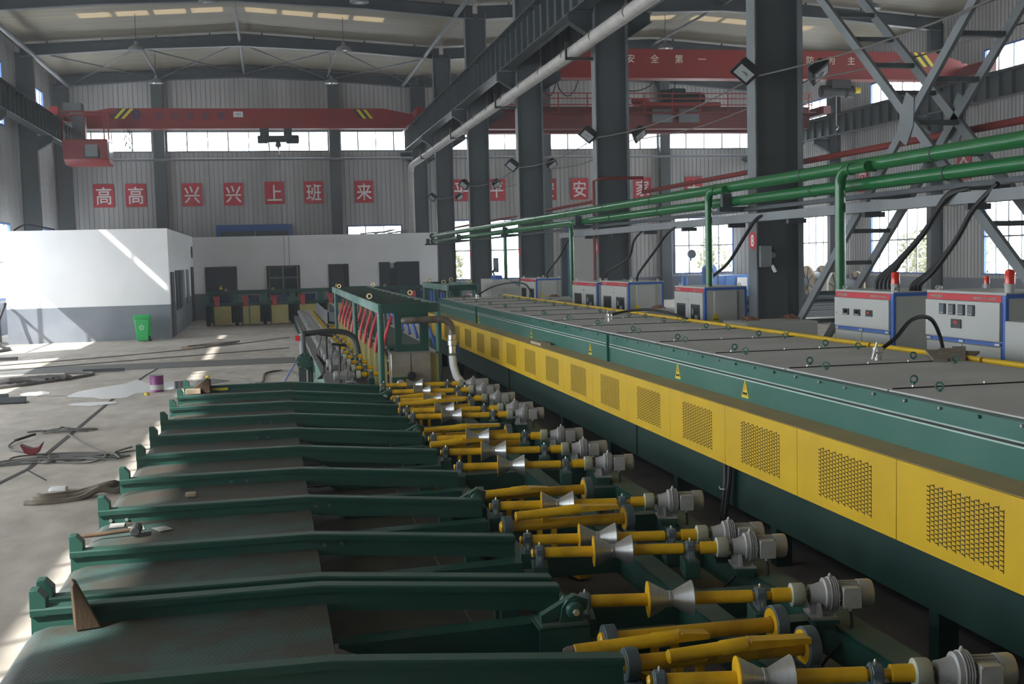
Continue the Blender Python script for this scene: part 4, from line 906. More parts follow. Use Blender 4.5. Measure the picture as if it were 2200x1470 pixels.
# probes on the lids with black leads
def probe(x, y, pts, lab):
    t = thing('temperature_probe', lab, 'probe', (x, y, 1.65))
    MB().lathe((x, y, 1.648), (x, y, 1.78), [(0, .03), (.03, .03), (.032, .045), (.06, .045), (.062, .03), (.08, .05), (.12, .05), (.13, .02)], 14).build('probe_head', 'bolt', t)
    MB().bar((x - .07, y - .02, 1.66), (x - .02, y - .02, 1.82), .03, .012).build('lever', 'bolt', t)
    MB().tube(smooth(pts), .02, 8).build('lead', 'black', t)
probe(5.55, 9.95, [(5.58, 9.95, 1.75), (5.75, 9.98, 1.85), (5.98, 10.1, 2.0), (6.2, 10.2, 2.02), (6.36, 10.3, 1.93), (6.44, 10.3, 1.7), (6.46, 10.3, 1.4)], 'silver temperature probe with an arched black lead on the near lids')
probe(5.2, 17.6, [(5.23, 17.6, 1.75), (5.5, 17.6, 1.8), (5.8, 17.4, 1.82), (6.1, 17.1, 1.75), (6.3, 16.9, 1.66)], 'silver temperature probe with a flat black lead on the middle lids')
probe(5.1, 29.0, [(5.13, 29, 1.76), (5.5, 29.0, 1.95), (5.9, 28.6, 2.05), (6.2, 28.2, 2.0), (6.3, 27.9, 1.68)], 'silver temperature probe with a black lead on the far lids')
rg = MB()
for k in range(4): rg.bar((5.95 + .09 * k, 9.55 + .05 * (k % 2), 1.66), (6.2 + .08 * k, 10.1 - .1 * k, 1.70 + .02 * (k % 3)), .12, .02)
tag(rg.build('rag_bundle', 'sling'), 'dark crumpled rag at the far edge of the near furnace lids', 'rag')
# ================================================================== control cabinets behind the furnace
CX = 7.2
def cabinet(y0, y1, label, kind, zt=2.12, depth=.74):
    t = thing('control_cabinet', label, 'cabinet', (CX, (y0 + y1) / 2, 0))
    x1 = CX + depth
    MB().bx(CX + .03, x1, y0, y1, .1, zt).build('body', 'cab', t); MB().bx(CX + .06, x1 - .03, y0 + .03, y1 - .03, 0, .1).build('plinth', 'dark_grey', t)
    MB().bx(CX, x1 + .02, y0 - .01, y1 + .01, zt, zt + .025).build('top', 'cab_side', t)
    MB().bx(CX - .005, CX + .03, y0 + .06, y1, zt - .07, zt - .003).build('header', 'sign_red', t)
    MB().bx(CX - .004, CX + .03, y0 - .005, y0 + .055, .1, zt).build('corner_trim', 'blue_trim', t); MB().bx(CX, x1, y0 - .012, y0, zt - .03, zt + .012).build('edge_trim', 'blue_trim', t)
    MB().bx(x1 - .02, x1 + .015, y0 - .012, y0 + .02, .1, zt).build('corner_trim', 'blue_trim', t)
    w = y1 - y0 - .06
    text('lettering', '中频电源柜', .038, (CX - .008, y1 - .14 * w, zt - .036), (0, -1, 0), (0, 0, 1), 'cab', t, .002, .0, 1.3); text('lettering', '电控系统 0791-86478551', .034, (CX - .008, y0 + .10 + .17 * w, zt - .038), (0, -1, 0), (0, 0, 1), 'cab', t, .002, .0, 1.15)
    def eye(x, y): return MB().ring((x, y, zt + .05), (0, 1, 0), .024, .007, 14, 6).cyl((x, y, zt + .02), (x, y, zt + .035), .016, 8).build('eye_bolt', 'bolt', t)
    eye(CX + .08, y0 + .08); eye(x1 - .08, y0 + .08); eye(CX + .08, y1 - .08); eye(x1 - .08, y1 - .08)
    if kind == 'meters3' or kind == 'meters5':
        zb = 1.72
        d = MB().bx(CX - .03, CX + .03, y0 + .06, y1 - .01, zb, zt - .075).build('upper_door', 'cab_light', t, bevel=.004)
        MB().bx(CX - .012, CX + .03, y0 + .06, y1 - .01, zb - .05, zb - .015).build('blue_rail', 'blue_trim', t)
        for yy in (y0 + .10, (y0 + y1) / 2 + .02, y1 - .07): MB().bx(CX - .03, CX - .012, yy - .04, yy + .04, zb - .043, zb - .022).build('hinge', 'bolt', t)
        ym = (y0 + y1) / 2 + .02
        MB().bx(CX - .015, CX + .03, y0 + .06, ym - .008, .12, zb - .06).build('lower_door', 'cab_light', t, bevel=.004); MB().bx(CX - .015, CX + .03, ym + .008, y1 - .01, .12, zb - .06).build('lower_door', 'cab_light', t, bevel=.004)
        def meter(yc, zc, wy, hz): return MB().bx(CX - .045, CX - .028, yc - wy / 2, yc + wy / 2, zc - hz / 2, zc + hz / 2).build('meter', 'dark_grey', d, bevel=.003)
        if kind == 'meters3':
            for j, f in enumerate((.76, .55, .33)):
                yc = y0 + .06 + w * f; meter(yc, 1.90, .15, .08); MB().bx(CX - .050, CX - .0445, yc - .055, yc + .055, 1.885, 1.93).build('meter_face', 'screen', d)
                if j == 2: text('digits', '888', .038, (CX - .0515, yc, 1.908), (0, -1, 0), (0, 0, 1), 'led', d, .001)
                else: MB().cyl((CX - .07, yc, 1.905), (CX - .05, yc, 1.905), .02, 14).build('knob', 'black', d); MB().bx(CX - .048, CX - .044, yc - .05, yc + .05, 1.866, 1.88).build('scale_plate', 'lamp_glass', d)
        else:
            for f in (.74, .61, .48, .35):
                yc = y0 + .06 + w * f; meter(yc, 2.02, .115, .115); MB().bx(CX - .05, CX - .044, yc - .044, yc + .044, 1.985, 2.065).build('meter_face', 'bearing', d); MB().bx(CX - .052, CX - .049, yc - .038, yc + .038, 1.972, 1.984).build('key_strip', 'lamp_glass', d)
            yc = y0 + .06 + w * .55; meter(yc, 1.87, .18, .095); text('digits', '888', .045, (CX - .047, yc, 1.885), (0, -1, 0), (0, 0, 1), 'led', d, .001)
        MB().lathe((CX - .03, y1 - .07, 1.88), (CX - .045, y1 - .07, 1.88), [(0, .012), (.015, .010)], 8).build('lock', 'bolt', d)
    else:
        ym = (y0 + y1) / 2 + .02
        for a, b in ((y0 + .06, ym - .006), (ym + .006, y1 - .01)):
            d = MB().bx(CX - .018, CX + .03, a, b, .12, zt - .075).build('door', 'cab_light', t, bevel=.004); wd = (b - a)
            f = MB().bx(CX - .024, CX - .017, a + wd * .18, b - wd * .2, 1.40, 1.80).build('door_window', 'dark_grey', d)
            MB().bx(CX - .026, CX - .023, a + wd * .22, b - wd * .24, 1.43, 1.77).build('window_pane', 'screen', f)
            if a < ym - .1:
                MB().bx(CX - .03, CX - .025, a + wd * .32, a + wd * .52, 1.48, 1.62).build('switch_box', 'galv', f); MB().bx(CX - .03, CX - .025, a + wd * .6, a + wd * .7, 1.62, 1.72).build('switch_box', 'galv', f)
            yk = b - .05 if a < ym - .1 else a + .05
            MB().lathe((CX - .018, yk, 1.88), (CX - .032, yk, 1.88), [(0, .012), (.014, .010)], 8).build('lock', 'bolt', d)
        m = MB(); m.bx(CX + .16, x1 - .18, y0 - .05, y0, .3, zt - .05); m.build('side_duct', 'cab_light', t)
        MB().bx(x1 - .18, x1 - .01, y0 - .005, y0 + .0, .3, zt - .06).build('side_recess', 'cab_side', t)
        tri_sign((CX + .17, y0 - .055, 1.52), (1, 0, 0), .16, t)
    return t
cabinet(10.40, 11.82, 'grey control cabinet with four upright meters over one red display, at the right edge', 'meters5', 2.19)
cabinet(12.55, 13.97, 'grey control cabinet with three meters in a row and a red header', 'meters3', 2.15)
cabinet(18.66, 20.14, 'grey cabinet with two dark door windows beside the red 8 column', 'doors', 2.08)
cabinet(22.95, 24.92, 'grey two-window cabinet, right one of the touching pair past the 8 column', 'doors', 2.10)
cabinet(25.28, 27.44, 'grey two-window cabinet, left one of the touching pair past the 8 column', 'doors', 2.06)
cabinet(31.4, 33.45, 'grey two-window cabinet farthest back, next to the console', 'doors', 2.06)
tag(MB().bx(7.25, 7.9, 14.0, 14.1, 0, 1.72).build('side_cabinet', 'cab_light', bevel=.01), 'narrow plain grey cabinet against the left of the three-meter cabinet', 'cabinet')
tag(MB().bx(7.05, 7.8, 8.2, 10.2, 0, 1.95).build('side_cabinet', 'cab_light', bevel=.01), 'plain grey cabinet at the right edge of the picture', 'cabinet')
pr = None
for i, (x, y, z, s, lab) in enumerate([(7.30, 12.68, 2.175, 1, 'on the three-meter cabinet'), (7.30, 10.48, 2.215, 1, 'on the cabinet at the right edge'), (7.86, 11.7, 2.215, .6, 'small one on that cabinet back corner')]):
    if pr is None:
        pr = thing('warning_beacon', '', 'beacon', (0, 0, 0))
        MB().lathe((0, 0, 0), (0, 0, .09), [(0, .05), (.07, .052), (.09, .06)], 18).build('base', 'cab_light', pr)
        MB().lathe((0, 0, .09), (0, 0, .235), [(0, .052), (.11, .05), (.135, .042), (.145, .02)], 18).build('lens', 'lens', pr)
        MB().lathe((0, 0, .09), (0, 0, .19), [(0, .02), (.1, .02)], 8).build('reflector', 'lamp_glass', pr)
    o = place(pr, i == 0, (x, y, z), 0, 'red beacon lamp ' + lab, 'red warning beacons'); o.scale = (s, s, s)
def busbox(y0, y1, x1, lab, scrap=True):
    t = thing('junction_box', lab, 'box', (6.87, (y0 + y1) / 2, 0), 'low grey boxes between the cabinets')
    MB().bx(6.87, x1, y0, y1, .0, 1.63).build('body', 'cab_side', t, bevel=.008)
    d = MB().bx(6.835, 6.87, y0 + .06, y1 - .03, .75, 1.6).build('door', 'cab_light', t, bevel=.006); MB().bx(6.82, 6.836, y0 + .08, y0 + .12, 1.2, 1.5).build('latch', 'dark_grey', d)
    return t
busbox(16.1, 17.05, 8.0, 'long low grey box with copper scrap on top, between the 8 column and three-meter cabinet')
busbox(20.75, 21.7, 7.9, 'low grey box behind the cabinet beside the red 8 column')
busbox(27.6, 28.2, 7.7, 'low grey box left of the touching cabinet pair')
busbox(28.75, 29.6, 7.8, 'low grey box right of the farthest grey cabinet')
for i, (x, y, lab) in enumerate([(7.05, 16.5, 'near the door end of the long low box'), (7.75, 16.6, 'at the far end of the long low box'), (7.2, 21.2, 'on the low box beside the farther cabinets'), (7.1, 29.1, 'on the low box by the farthest cabinet')]):
    m = MB()
    for k in range(7): m.tube([(x + .03 * k - .1, y + .03 * (k % 3), 1.66), (x + .03 * k - .06, y + .06 * (k % 2), 1.67 + .02 * (k % 3)), (x + .03 * k + .0, y - .03, 1.655)], .013, 6)
    tag(m.build('copper_scrap', 'copper'), 'handful of copper offcuts ' + lab, 'scrap', 'copper offcuts on the grey boxes')
for i, (y, lab) in enumerate([(14.75, 'near the long low grey box'), (26.2, "near the far end boxes")]):
    t = thing('alarm_box', 'small red box at the furnace far edge ' + lab, 'box', (6.5, y, 1.3)); MB().bx(6.42, 6.56, y - .08, y + .08, 1.36, 1.6).build('body', 'red', t, bevel=.01); MB().bx(6.415, 6.42, y - .05, y + .05, 1.43, 1.54).build('face', 'sign_red', t); MB().bx(6.46, 6.5, y - .02, y + .02, 0, 1.36).build('post', 'galv', t)
# console with a screen
t = thing('operator_console', 'pale grey operator console with a sloped side at the far end of the furnace', 'console', (7.3, 36.5, 0))
m = MB(); m.prism([(6.85, 0), (6.85, 2.0), (7.3, 2.0), (7.75, 1.72), (8.6, 1.68), (8.6, 0)], (0, 36.0, 0), (1, 0, 0), (0, 0, 1), (0, 1, 0), 2.1); m.build('body', 'cab', t)
MB().bx(6.83, 6.85, 36.1, 38.0, .3, 1.9).build('door', 'cab_light', t, bevel=.01); MB().bx(7.2, 7.55, 35.985, 36.0, 1.45, 1.72).build('vent_grille', 'cab_side', t)
t = thing('monitor', 'thin monitor on a black arm standing on the operator console', 'monitor', (7.05, 36.8, 2.0))
MB().bx(6.98, 7.2, 36.2, 37.0, 2.0, 2.12).build('base', 'blue_trim', t); MB().tube([(7.05, 36.7, 2.1), (6.98, 36.65, 2.25), (7.1, 36.6, 2.4)], .03, 6).build('arm', 'black', t); MB().bx(7.06, 7.11, 36.3, 36.95, 2.22, 2.68).build('screen', 'bearing', t)
# ------------------------------------------------------------------ green water pipes
def pipe(x, z, r, y0, y1, lab):
    t = thing('water_pipe', lab, 'pipe', (x, (y0 + y1) / 2, z))
    MB().cyl((x, y0, z), (x, y1, z), r, 20).build('main_pipe', 'pipe_green', t); MB().hollow((x, y1 - .05, z), (x, y1, z), r + .05, r * .6, 18).build('end_flange', 'pipe_green', t)
    y = y0 + .8
    while y < y1 - 2:
        MB().hollow((x, y - .012, z), (x, y + .012, z), r + .006, r - .01, 18).build('pipe_clip', 'dark_grey', t); y += 3.35
    return t
p1 = pipe(7.5, 3.76, .088, 8.0, 54.2, 'upper bright green water pipe running along the middle columns')
p2 = pipe(7.66, 3.535, .085, 8.0, 55.2, 'lower bright green water pipe running along the middle columns')
def drop(t, x, y, z, r, zb, side=-1):
    xs = x - .12
    pts = [(xs, y - .75, z), (xs, y - .2, z)] + [(xs, y - .2 + .2 * math.sin(a), z - .2 + .2 * math.cos(a)) for a in [PI / 2 * k / 6 for k in range(1, 7)]] + [(xs, y, zb)]
    MB().tube(pts, r, 16).build('drop_pipe', 'pipe_green', t); MB().hollow((xs, y - .34, z), (xs, y - .28, z), r + .012, r * .6, 18).build('drop_collar', 'pipe_green', t)
    MB().cyl((xs, y - .7, z), (x, y - .7, z), r * .95, 12).build('branch', 'pipe_green', t)
drop(p1, 7.5, 14.2, 3.72, .07, 1.0); drop(p1, 7.5, 18.9, 3.72, .062, 2.11); drop(p2, 7.66, 28.8, 3.5, .06, 1.0); drop(p2, 7.66, 37.3, 3.5, .06, 1.75)
for k in range(1, 7):
    y = {1: 9.05, 2: 18.4, 3: 27.95, 4: 37.05, 5: 46.5, 6: 55.8}[k]
    b = MB(); b.bx(7.36, 7.955, y - .05, y + .05, 3.36, 3.44); b.bx(7.42, 7.58, y - .05, y + .05, 3.44, 3.665)
    tag(b.build('pipe_bracket', 'slate_dark'), 'dark bracket holding the green pipes on the %s' % {1: 'column outside the right edge', 2: 'red 8 column', 3: 'red 9 column', 4: 'column behind the red 9 column', 5: 'fourth middle column', 6: 'column at the office corner'}[k], 'bracket', 'pipe brackets on the middle columns')
tag(MB().bx(7.78, 7.9, 9, 55, 3.36, 3.42).build('pipe_ledger', 'slate_dark'), 'thin dark steel ledger just behind the lower green pipe', 'beam')
# cable tray and cables
t = thing('cable_tray', 'straight grey cable tray running below the green pipes', 'tray', (7.75, 19, 3.18))
m = MB(); m.bx(7.68, 7.70, 8.0, 30.6, 3.17, 3.30); m.bx(7.70, 7.86, 8.0, 30.6, 3.17, 3.185); m.bx(7.86, 7.88, 8.0, 30.6, 3.17, 3.30); m.build('trough', 'galv', t)
y = 9.5
while y < 30:
    MB().bx(7.66, 7.95, y - .04, y + .04, 3.10, 3.17).build('tray_bracket', 'slate_dark', t); y += 2.3
MB().bx(7.70, 7.86, 30.45, 30.6, 1.2, 3.17).build('riser', 'slate', t)
def lead(pts, r, lab, grp='black cables from the tray to the cabinets'):
    P = [Vector(p) for p in pts]; out = []
    n = len(P)
    for i in range(n - 1):
        a, b, c, d = P[max(i - 1, 0)], P[i], P[i + 1], P[min(i + 2, n - 1)]
        for k in range(6):
            u = k / 6; out.append(.5 * ((2 * b) + (c - a) * u + (2 * a - 5 * b + 4 * c - d) * u * u + (3 * b - a - 3 * c + d) * u ** 3))
    out.append(P[-1]); return tag(MB().tube(out, r, 8).build('power_cable', 'black'), lab, 'cable', grp)
lead([(7.6, 19.4, 2.1), (7.58, 19.3, 2.25), (7.6, 18.6, 2.5), (7.62, 17.9, 2.95), (7.66, 17.5, 3.22), (7.75, 17.2, 3.25)], .028, 'black cable curving up to the tray beside the red 8 disc')
lead([(7.6, 23.6, 2.12), (7.58, 23.4, 2.3), (7.6, 22.4, 2.75), (7.64, 21.7, 3.1), (7.75, 21.2, 3.24)], .026, 'black cable rising from the right one of the cabinet pair')
lead([(7.6, 25.9, 2.1), (7.58, 25.7, 2.3), (7.6, 24.2, 2.6), (7.62, 23.8, 3.0), (7.75, 23.4, 3.24)], .026, 'black cable rising from the left one of the cabinet pair')
lead([(7.6, 31.7, 2.08), (7.58, 31.6, 2.25), (7.6, 30.2, 2.7), (7.64, 29.5, 3.1), (7.75, 29.2, 3.24)], .026, 'black cable rising from the farthest grey cabinet')
for i in range(4):
    d = .06 * i
    lead([(7.55 + d * .3, 13.55 - d * 1.2, 2.13), (7.55 + d * .3, 13.52 - d, 2.3), (7.6, 13.15 - d * .5, 2.52 + d * .1), (7.62, 12.6 - d * .2, 2.86 + d * .1), (7.64, 12.15, 3.25 + d * .1), (7.75, 11.9, 3.34)], .033, 'thick black cable of the left bundle behind the three-meter cabinet', 'left bundle of thick black cables')
for i in range(3):
    d = .07 * i
    lead([(7.55 + d * .3, 12.75 - d, 2.13), (7.55, 12.7 - d, 2.25), (7.6, 12.4 - d * .5, 2.42), (7.62, 11.95 - d * .2, 2.74 + d * .2), (7.64, 11.62, 3.1), (7.72, 11.3, 3.36)], .03, 'thick black cable of the right bundle above the right-edge cabinet', 'right bundle of thick black cables')
# dull red pipe on the far side of the columns
m = MB(); m.cyl((9.02, 9, 4.2), (9.02, 27.4, 4.2), .05, 10); m.cyl((9.02, 28.6, 4.2), (9.02, 60, 4.2), .05, 10)
m.tube([(9.02, 27.4, 4.2), (9.02, 27.4, 4.55), (8.0, 27.6, 4.55), (7.85, 27.7, 4.5), (7.85, 27.75, 1.5)], .04, 8)
tag(m.build('fire_pipe', 'red_dark'), 'thin dull red pipe behind the middle columns, looping round the 9 column', 'pipe')
# pale pipe along the crane beam
t = thing('down_pipe', 'fat pale grey pipe slanting away under the near crane beam and turning down', 'pipe', (7.5, 35, 7.65))
MB().tube([(7.5, 8, 7.72), (7.5, 60.8, 7.62), (7.5, 61.5, 7.55), (7.5, 61.8, 7.3), (7.5, 61.8, 4.02)], .155, 18).build('pipe_run', 'duct', t)
y = 10.5
while y < 60:
    MB().hollow((7.5, y - .04, 7.71), (7.5, y + .04, 7.71), .168, .14, 18).build('pipe_ring', 'dust_grey', t); y += 2.6
for y in (18.4, 27.95, 37.05, 46.5, 55.8):
    m = MB(); m.bx(7.28, 7.96, y - .03, y + .03, 7.46, 7.53); m.bx(7.26, 7.31, y - .03, y + .03, 7.46, 7.9); m.build('pipe_hanger', 'dark_grey', t)
# column cross bracing
t = thing('column_brace', 'big grey laddered cross brace between two columns at the upper right', 'brace', (8.4, 13.7, 4.3))
def pa(k): return (18.1 - 9.0 * k, 8.05 - 7.55 * k)
def pb(k): return (9.2 + 9.0 * k, 8.15 - 7.7 * k)
for f in (pa, pb):
    a, b = f(0), f(1)
    for x in (8.07, 8.72): MB().bar((x, a[0], a[1]), (x, b[0], b[1]), .055, .13).build('diagonal', 'flange_grey', t)
    for k in range(17):
        if f is pb and k in (8,): continue
        q = f((k + .5) / 17)
        MB().bx(8.06, 8.74, q[0] - .055, q[0] + .055, q[1] - .03, q[1] + .03).build('batten', 'slate', t)
for x in (8.03, 8.75): MB().prism([(.0, -.34), (.18, -.24), (.16, .1), (.0, .34), (-.18, .24), (-.16, -.1)], (x, 13.68, 4.33), (0, 1, 0), (0, 0, 1), (1, 0, 0), .02).build('gusset', 'flange_grey', t)
# flood lamps and their feed wires
fp = None
rz = {2: 18.1, 3: 27.7, 4: 36.8, 5: 46.2, 6: 55.5}
for k in (2, 3, 4, 5, 6):
    for sd in (0, 1):
        if fp is None:
            fp = thing('flood_lamp', '', 'lamp', (0, 0, 0))
            m = MB(); m.prism([(-.24, -.05), (.24, -.05), (.17, .16), (-.17, .16)], (0, -.19, 0), (1, 0, 0), (0, 0, 1), (0, 1, 0), .38)
            o = m.build('housing', 'black', fp, bevel=.02); MB().bx(-.17, .17, -.125, .125, -.056, -.049).build('glass', 'lamp_glass', fp); MB().lathe((-.06, 0, -.075), (.06, 0, -.075), [(0, .02), (.06, .035), (.12, .02)], 10).build('bulb', 'lamp_glass', fp)
            MB().bx(-.03, .03, -.03, .03, .16, .30).build('ballast', 'galv', fp); MB().bar((0, 0, .18), (.0, .28, .12), .04, .03).build('arm', 'galv', fp)
        first = (k == 2 and sd == 0)
        x = 7.72 if sd == 0 else 9.05
        o = place(fp, first, (x, rz[k], 5.62), 0, 'flood lamp on the %s side of the %s' % (('left', 'right')[sd], {2: 'red 8 column', 3: 'red 9 column', 4: 'column behind the red 9 column', 5: 'fourth middle column', 6: 'office-corner column'}[k]), 'flood lamps on the middle columns')
        o.rotation_euler = (math.radians(-40), math.radians(-38 if sd else 38), 0); o.scale = (.82, .82, .82)
def sag(ys, x, z, s):
    out = []
    for a, b in zip(ys, ys[1:]):
        for k in range(8): out.append((x, a + (b - a) * k / 8, z - s * math.sin(PI * k / 8)))
    out.append((x, ys[-1], z)); return out
ysw = [9.0, 18.1, 27.7, 36.8, 46.2, 55.5]
tag(MB().tube(sag(ysw, 7.93, 5.55, .18), .013, 5).build('lamp_wire', 'rope'), 'thin wire sagging between flood lamps on the near side of the columns', 'wire')
tag(MB().tube(sag(ysw, 8.86, 5.5, .2), .013, 5).build('lamp_wire', 'rope'), 'thin wire sagging between flood lamps on the far side of the columns', 'wire')
t = thing('phone_box', 'small grey box with hanging handset on the red 8 column', 'box', (8.1, 18.2, 2.5)); MB().bx(8.0, 8.2, 18.16, 18.28, 2.42, 2.78).build('case', 'galv', t, bevel=.01); MB().lathe((8.24, 18.2, 2.62), (8.24, 18.27, 2.62), [(0, .05), (.07, .05)], 12).build('hook', 'galv', t); MB().bar((8.2, 18.16, 2.45), (8.26, 18.16, 2.34), .05, .04).build('handset', 'foam', t)
# ------------------------------------------------------------------ quench machine with hoses
q = thing('quench_machine', 'green framed quenching machine with red hoses, left of the furnace', 'machine', (2.4, 26, 0))
QX0, QX1, Q0, Q1 = 1.84, 2.93, 20.5, 36.0
for x in (QX0, QX1 - .05):
    MB().bx(x, x + .05, Q0, Q1, 1.76, 1.92).build('top_rail', 'worn_green' if x < 2 else 'dusty_green', q)
for y in (Q0, Q1 - .05): MB().bx(QX0 + .05, QX1 - .05, y, y + .05, 1.76, 1.92).build('top_rail', 'green', q)
MB().bx(QX0 - .04, QX1 + .04, Q0 - .03, Q1, 1.915, 1.925).bx(0, 0, 0, 0, 0, 0) if False else None
for k in range(13):
    y = Q0 + 1.15 + 1.15 * k; MB().bx(QX0 + .05, QX1 - .05, y - .04, y + .04, 1.85, 1.90).build('cross_bar', 'dusty_green', q)
for y in (20.55, 26.8, 34.6):
    for x in (QX0 + .03, QX1 - .03): MB().cyl((x, y, 0), (x, y, 1.76), .055, 12).build('post', 'furnace_green', q)
for (x, y) in ((QX0 + .05, 22.9), (QX0 + .05, 33.0), (QX1 - .05, 24.5), (QX1 - .05, 33.5)): MB().ring((x, y, 2.0), (.3, 1, 0), .045, .013).build('lifting_eye', 'brass', q)
m = MB()
m.bx(2.12, 2.24, 20.52, 20.56, 1.06, 1.76); m.bx(2.56, 2.72, 20.52, 20.56, 1.06, 1.76); m.bx(2.24, 2.56, 20.52, 20.56, 1.06, 1.2); m.bx(2.24, 2.56, 20.52, 20.56, 1.58, 1.76); m.build('end_panel', 'green', q)
MB().bx(2.02, 2.72, 20.35, 20.75, .5, 1.06).build('tank', 'stainless', q, bevel=.01); MB().bx(2.0, 2.74, 20.33, 20.8, 1.06, 1.075).build('tank_rim', 'stainless', q); MB().bx(2.365, 2.375, 20.343, 20.35, .5, 1.06).build('tank_seam', 'slot', q)
MB().lathe((2.37, 20.34, .66), (2.37, 20.2, .66), [(0, .075), (.14, .075)], 16).build('drain_mouth', 'black', q); MB().bx(2.72, 2.92, 20.5, 20.8, .3, 1.02).build('side_plate', 'pale_yellow', q); MB().bx(2.02, 2.3, 20.25, 20.34, .42, .64).build('block', 'green', q); MB().lathe((2.16, 20.25, .54), (2.16, 20.12, .54), [(0, .07), (.12, .075), (.13, .06)], 18).build('round_cap', 'bolt', q)
MB().tube([(2.26, 20.45, 1.62)] + [(2.3 + .1 * k, 20.42, 1.63) for k in range(7)] + [(3.02, 20.42, 1.61), (3.1, 20.42, 1.54), (3.12, 20.42, 1.42), (3.12, 20.42, 1.3)], .062, 14).build('outlet_pipe', 'rust', q)
MB().lathe((3.12, 20.42, 1.36), (3.12, 20.42, .95), [(0, .06), (.02, .075), (.1, .075), (.11, .085), (.2, .085), (.21, .07), (.33, .07), (.34, .075), (.41, .06)], 16).build('hose_fitting', 'bolt', q)
MB().tube([(3.12, 20.42, .97), (3.13, 20.4, .8), (3.17, 20.35, .62), (3.28, 20.3, .46), (3.42, 20.2, .36)], .07, 12).build('drain_hose', 'foam', q)
MB().bx(3.2, 3.24, 20.4, 20.44, 1.0, 1.2).build('valve_lever', 'blue_trim', q)
for k in range(11):
    y = 20.9 + 1.3 * k
    bd = MB().bx(1.9, 2.0, y, y + .05, .3, 1.08).build('coil_board', 'pale_yellow', q); MB().bx(1.9, 1.93, y + .35, y + .4, .3, 1.12).build('board_post', 'pale_yellow', q)
    MB().bx(1.99, 2.03, y + .1, y + .2, 1.1, 1.76).build('hanger', 'dusty_green', q)
    MB().tube(smooth([(2.12, y + .15, 1.68), (2.02, y + .02, 1.42), (1.94, y - .08, 1.2), (1.90, y - .10, .95)], 4), .032, 8).build('red_hose', 'red_hose', q)
    MB().tube(smooth([(2.12, y + .22, 1.66), (2.03, y + .08, 1.42), (1.95, y - .01, 1.22), (1.91, y - .03, 1.0)], 4), .028, 8).build('red_hose', 'red_hose', q)
    MB().tube(smooth([(2.70, y + .15, 1.6), (2.80, y + .02, 1.4), (2.88, y - .05, 1.1)], 4), .032, 8).build('blue_hose', 'blue_hose', q)
    MB().bx(2.2, 2.6, y + .2, y + .5, .75, 1.15).build('coil_box', 'dark_blue', q)
MB().bx(2.0, 2.7, Q0 + .3, Q1, 1.1, 1.16).build('inner_rail', 'dusty_green', q)
# row of small rollers left of it
rb = thing('roller_bench', 'long grey and green bench under the row of small motors', 'bench', (1.2, 35, 0))
MB().bx(.95, 1.52, 20.4, 50.4, .415, .425).build('bench_top', 'dust_grey', rb); MB().bx(.93, .97, 20.4, 27, .02, .43).build('side_plate', 'worn_green', rb); MB().bx(.93, .97, 27, 50.4, .30, .43).build('side_rail', 'dust_grey', rb)
MB().bx(2.6, 2.75, 21, 50.4, .30, .43).build('inner_rail', 'green', rb)
for k in range(17): MB().bx(.93, 1.0, 27.4 + 1.4 * k, 27.52 + 1.4 * k, 0, .3).build('bench_leg', 'furnace_green', rb)
for i in range(22):
    y = 21.35 + 1.33 * i
    for src, nm, g in ((ro, 'yellow roller shaft of the far row left of the quenching machine, %s from the camera' % (ORD[i]), 'rollers of the far row'), (mo, 'small silver motor of the far row left of the quenching machine, %s' % (ORD[i]), 'motors of the far row')):
        o = place(src, False, (2.86, y, .62), PI, nm, g)
t = thing('trough', 'grey steel trough in the middle of the far roller row', 'trough', (1.75, 40, 0)); m = MB()
m.bx(1.72, 1.76, 37, 46, .75, 1.1); m.bx(2.2, 2.24, 37, 46, .75, 1.1); m.bx(1.72, 2.24, 37, 37.04, .75, 1.1); m.bx(1.76, 2.2, 37, 46, .75, .8); m.build('channel', 'galv', t)
for y in (37.3, 41, 45.5): MB().bx(1.74, 2.22, y - .1, y + .1, .7, .75).build('saddle', 'galv', t)
for y in (37.3, 45.5): MB().bx(1.7, 1.78, y - .08, y + .08, 0, .72).build('leg', 'green', t)
# valve stand and lever valves by the bench
t = thing('valve_stand', 'dark green valve stand with a round bolted flange beside the far bench', 'valve', (.55, 22.3, 0))
MB().bx(.46, .6, 22.2, 22.32, 0, .72).build('post', 'slate_dark', t); MB().cyl((.68, 22.3, 0), (.68, 22.3, .75), .05, 10).build('post', 'green', t)
fl_ = MB().lathe((.58, 22.2, .83), (.58, 22.12, .83), [(0, .16), (.03, .16), (.032, .12), (.08, .12)], 20).build('blind_flange', 'green', t)
for k in range(8): MB().cyl((.58 + .135 * math.cos(k * PI / 4), 22.17, .83 + .135 * math.sin(k * PI / 4)), (.58 + .135 * math.cos(k * PI / 4), 22.15, .83 + .135 * math.sin(k * PI / 4)), .012, 6).build('flange_bolt', 'bolt', fl_)
MB().cyl((.55, 22.3, .95), (.55, 22.3, 1.35), .06, 12).build('valve_body', 'galv', t); MB().bx(.42, .50, 22.25, 22.35, 1.22, 1.32).build('red_cap', 'red', t)
m = MB()
for k in range(5): m.tube([(.8 + .03 * k, 22.2, .95 - .05 * k), (.95, 22.4, .75 - .04 * k), (.9 - .02 * k, 22.6, .45)], .012, 5)
m.build('small_hoses', 'black', t); MB().tube([(.4, 22.2, .8), (.2, 22.0, .5), (.1, 21.8, .2), (.05, 21.6, .02)], .012, 6).build('blue_lead', 'blue_hose', t)
MB().tube(smooth([(.55, 22.35, 1.34), (1.0, 22.5, 1.36), (1.35, 22.6, 1.33), (1.55, 22.6, 1.2), (1.62, 22.6, .9)]), .055, 10).build('feed_pipe', 'dark_grey', t)
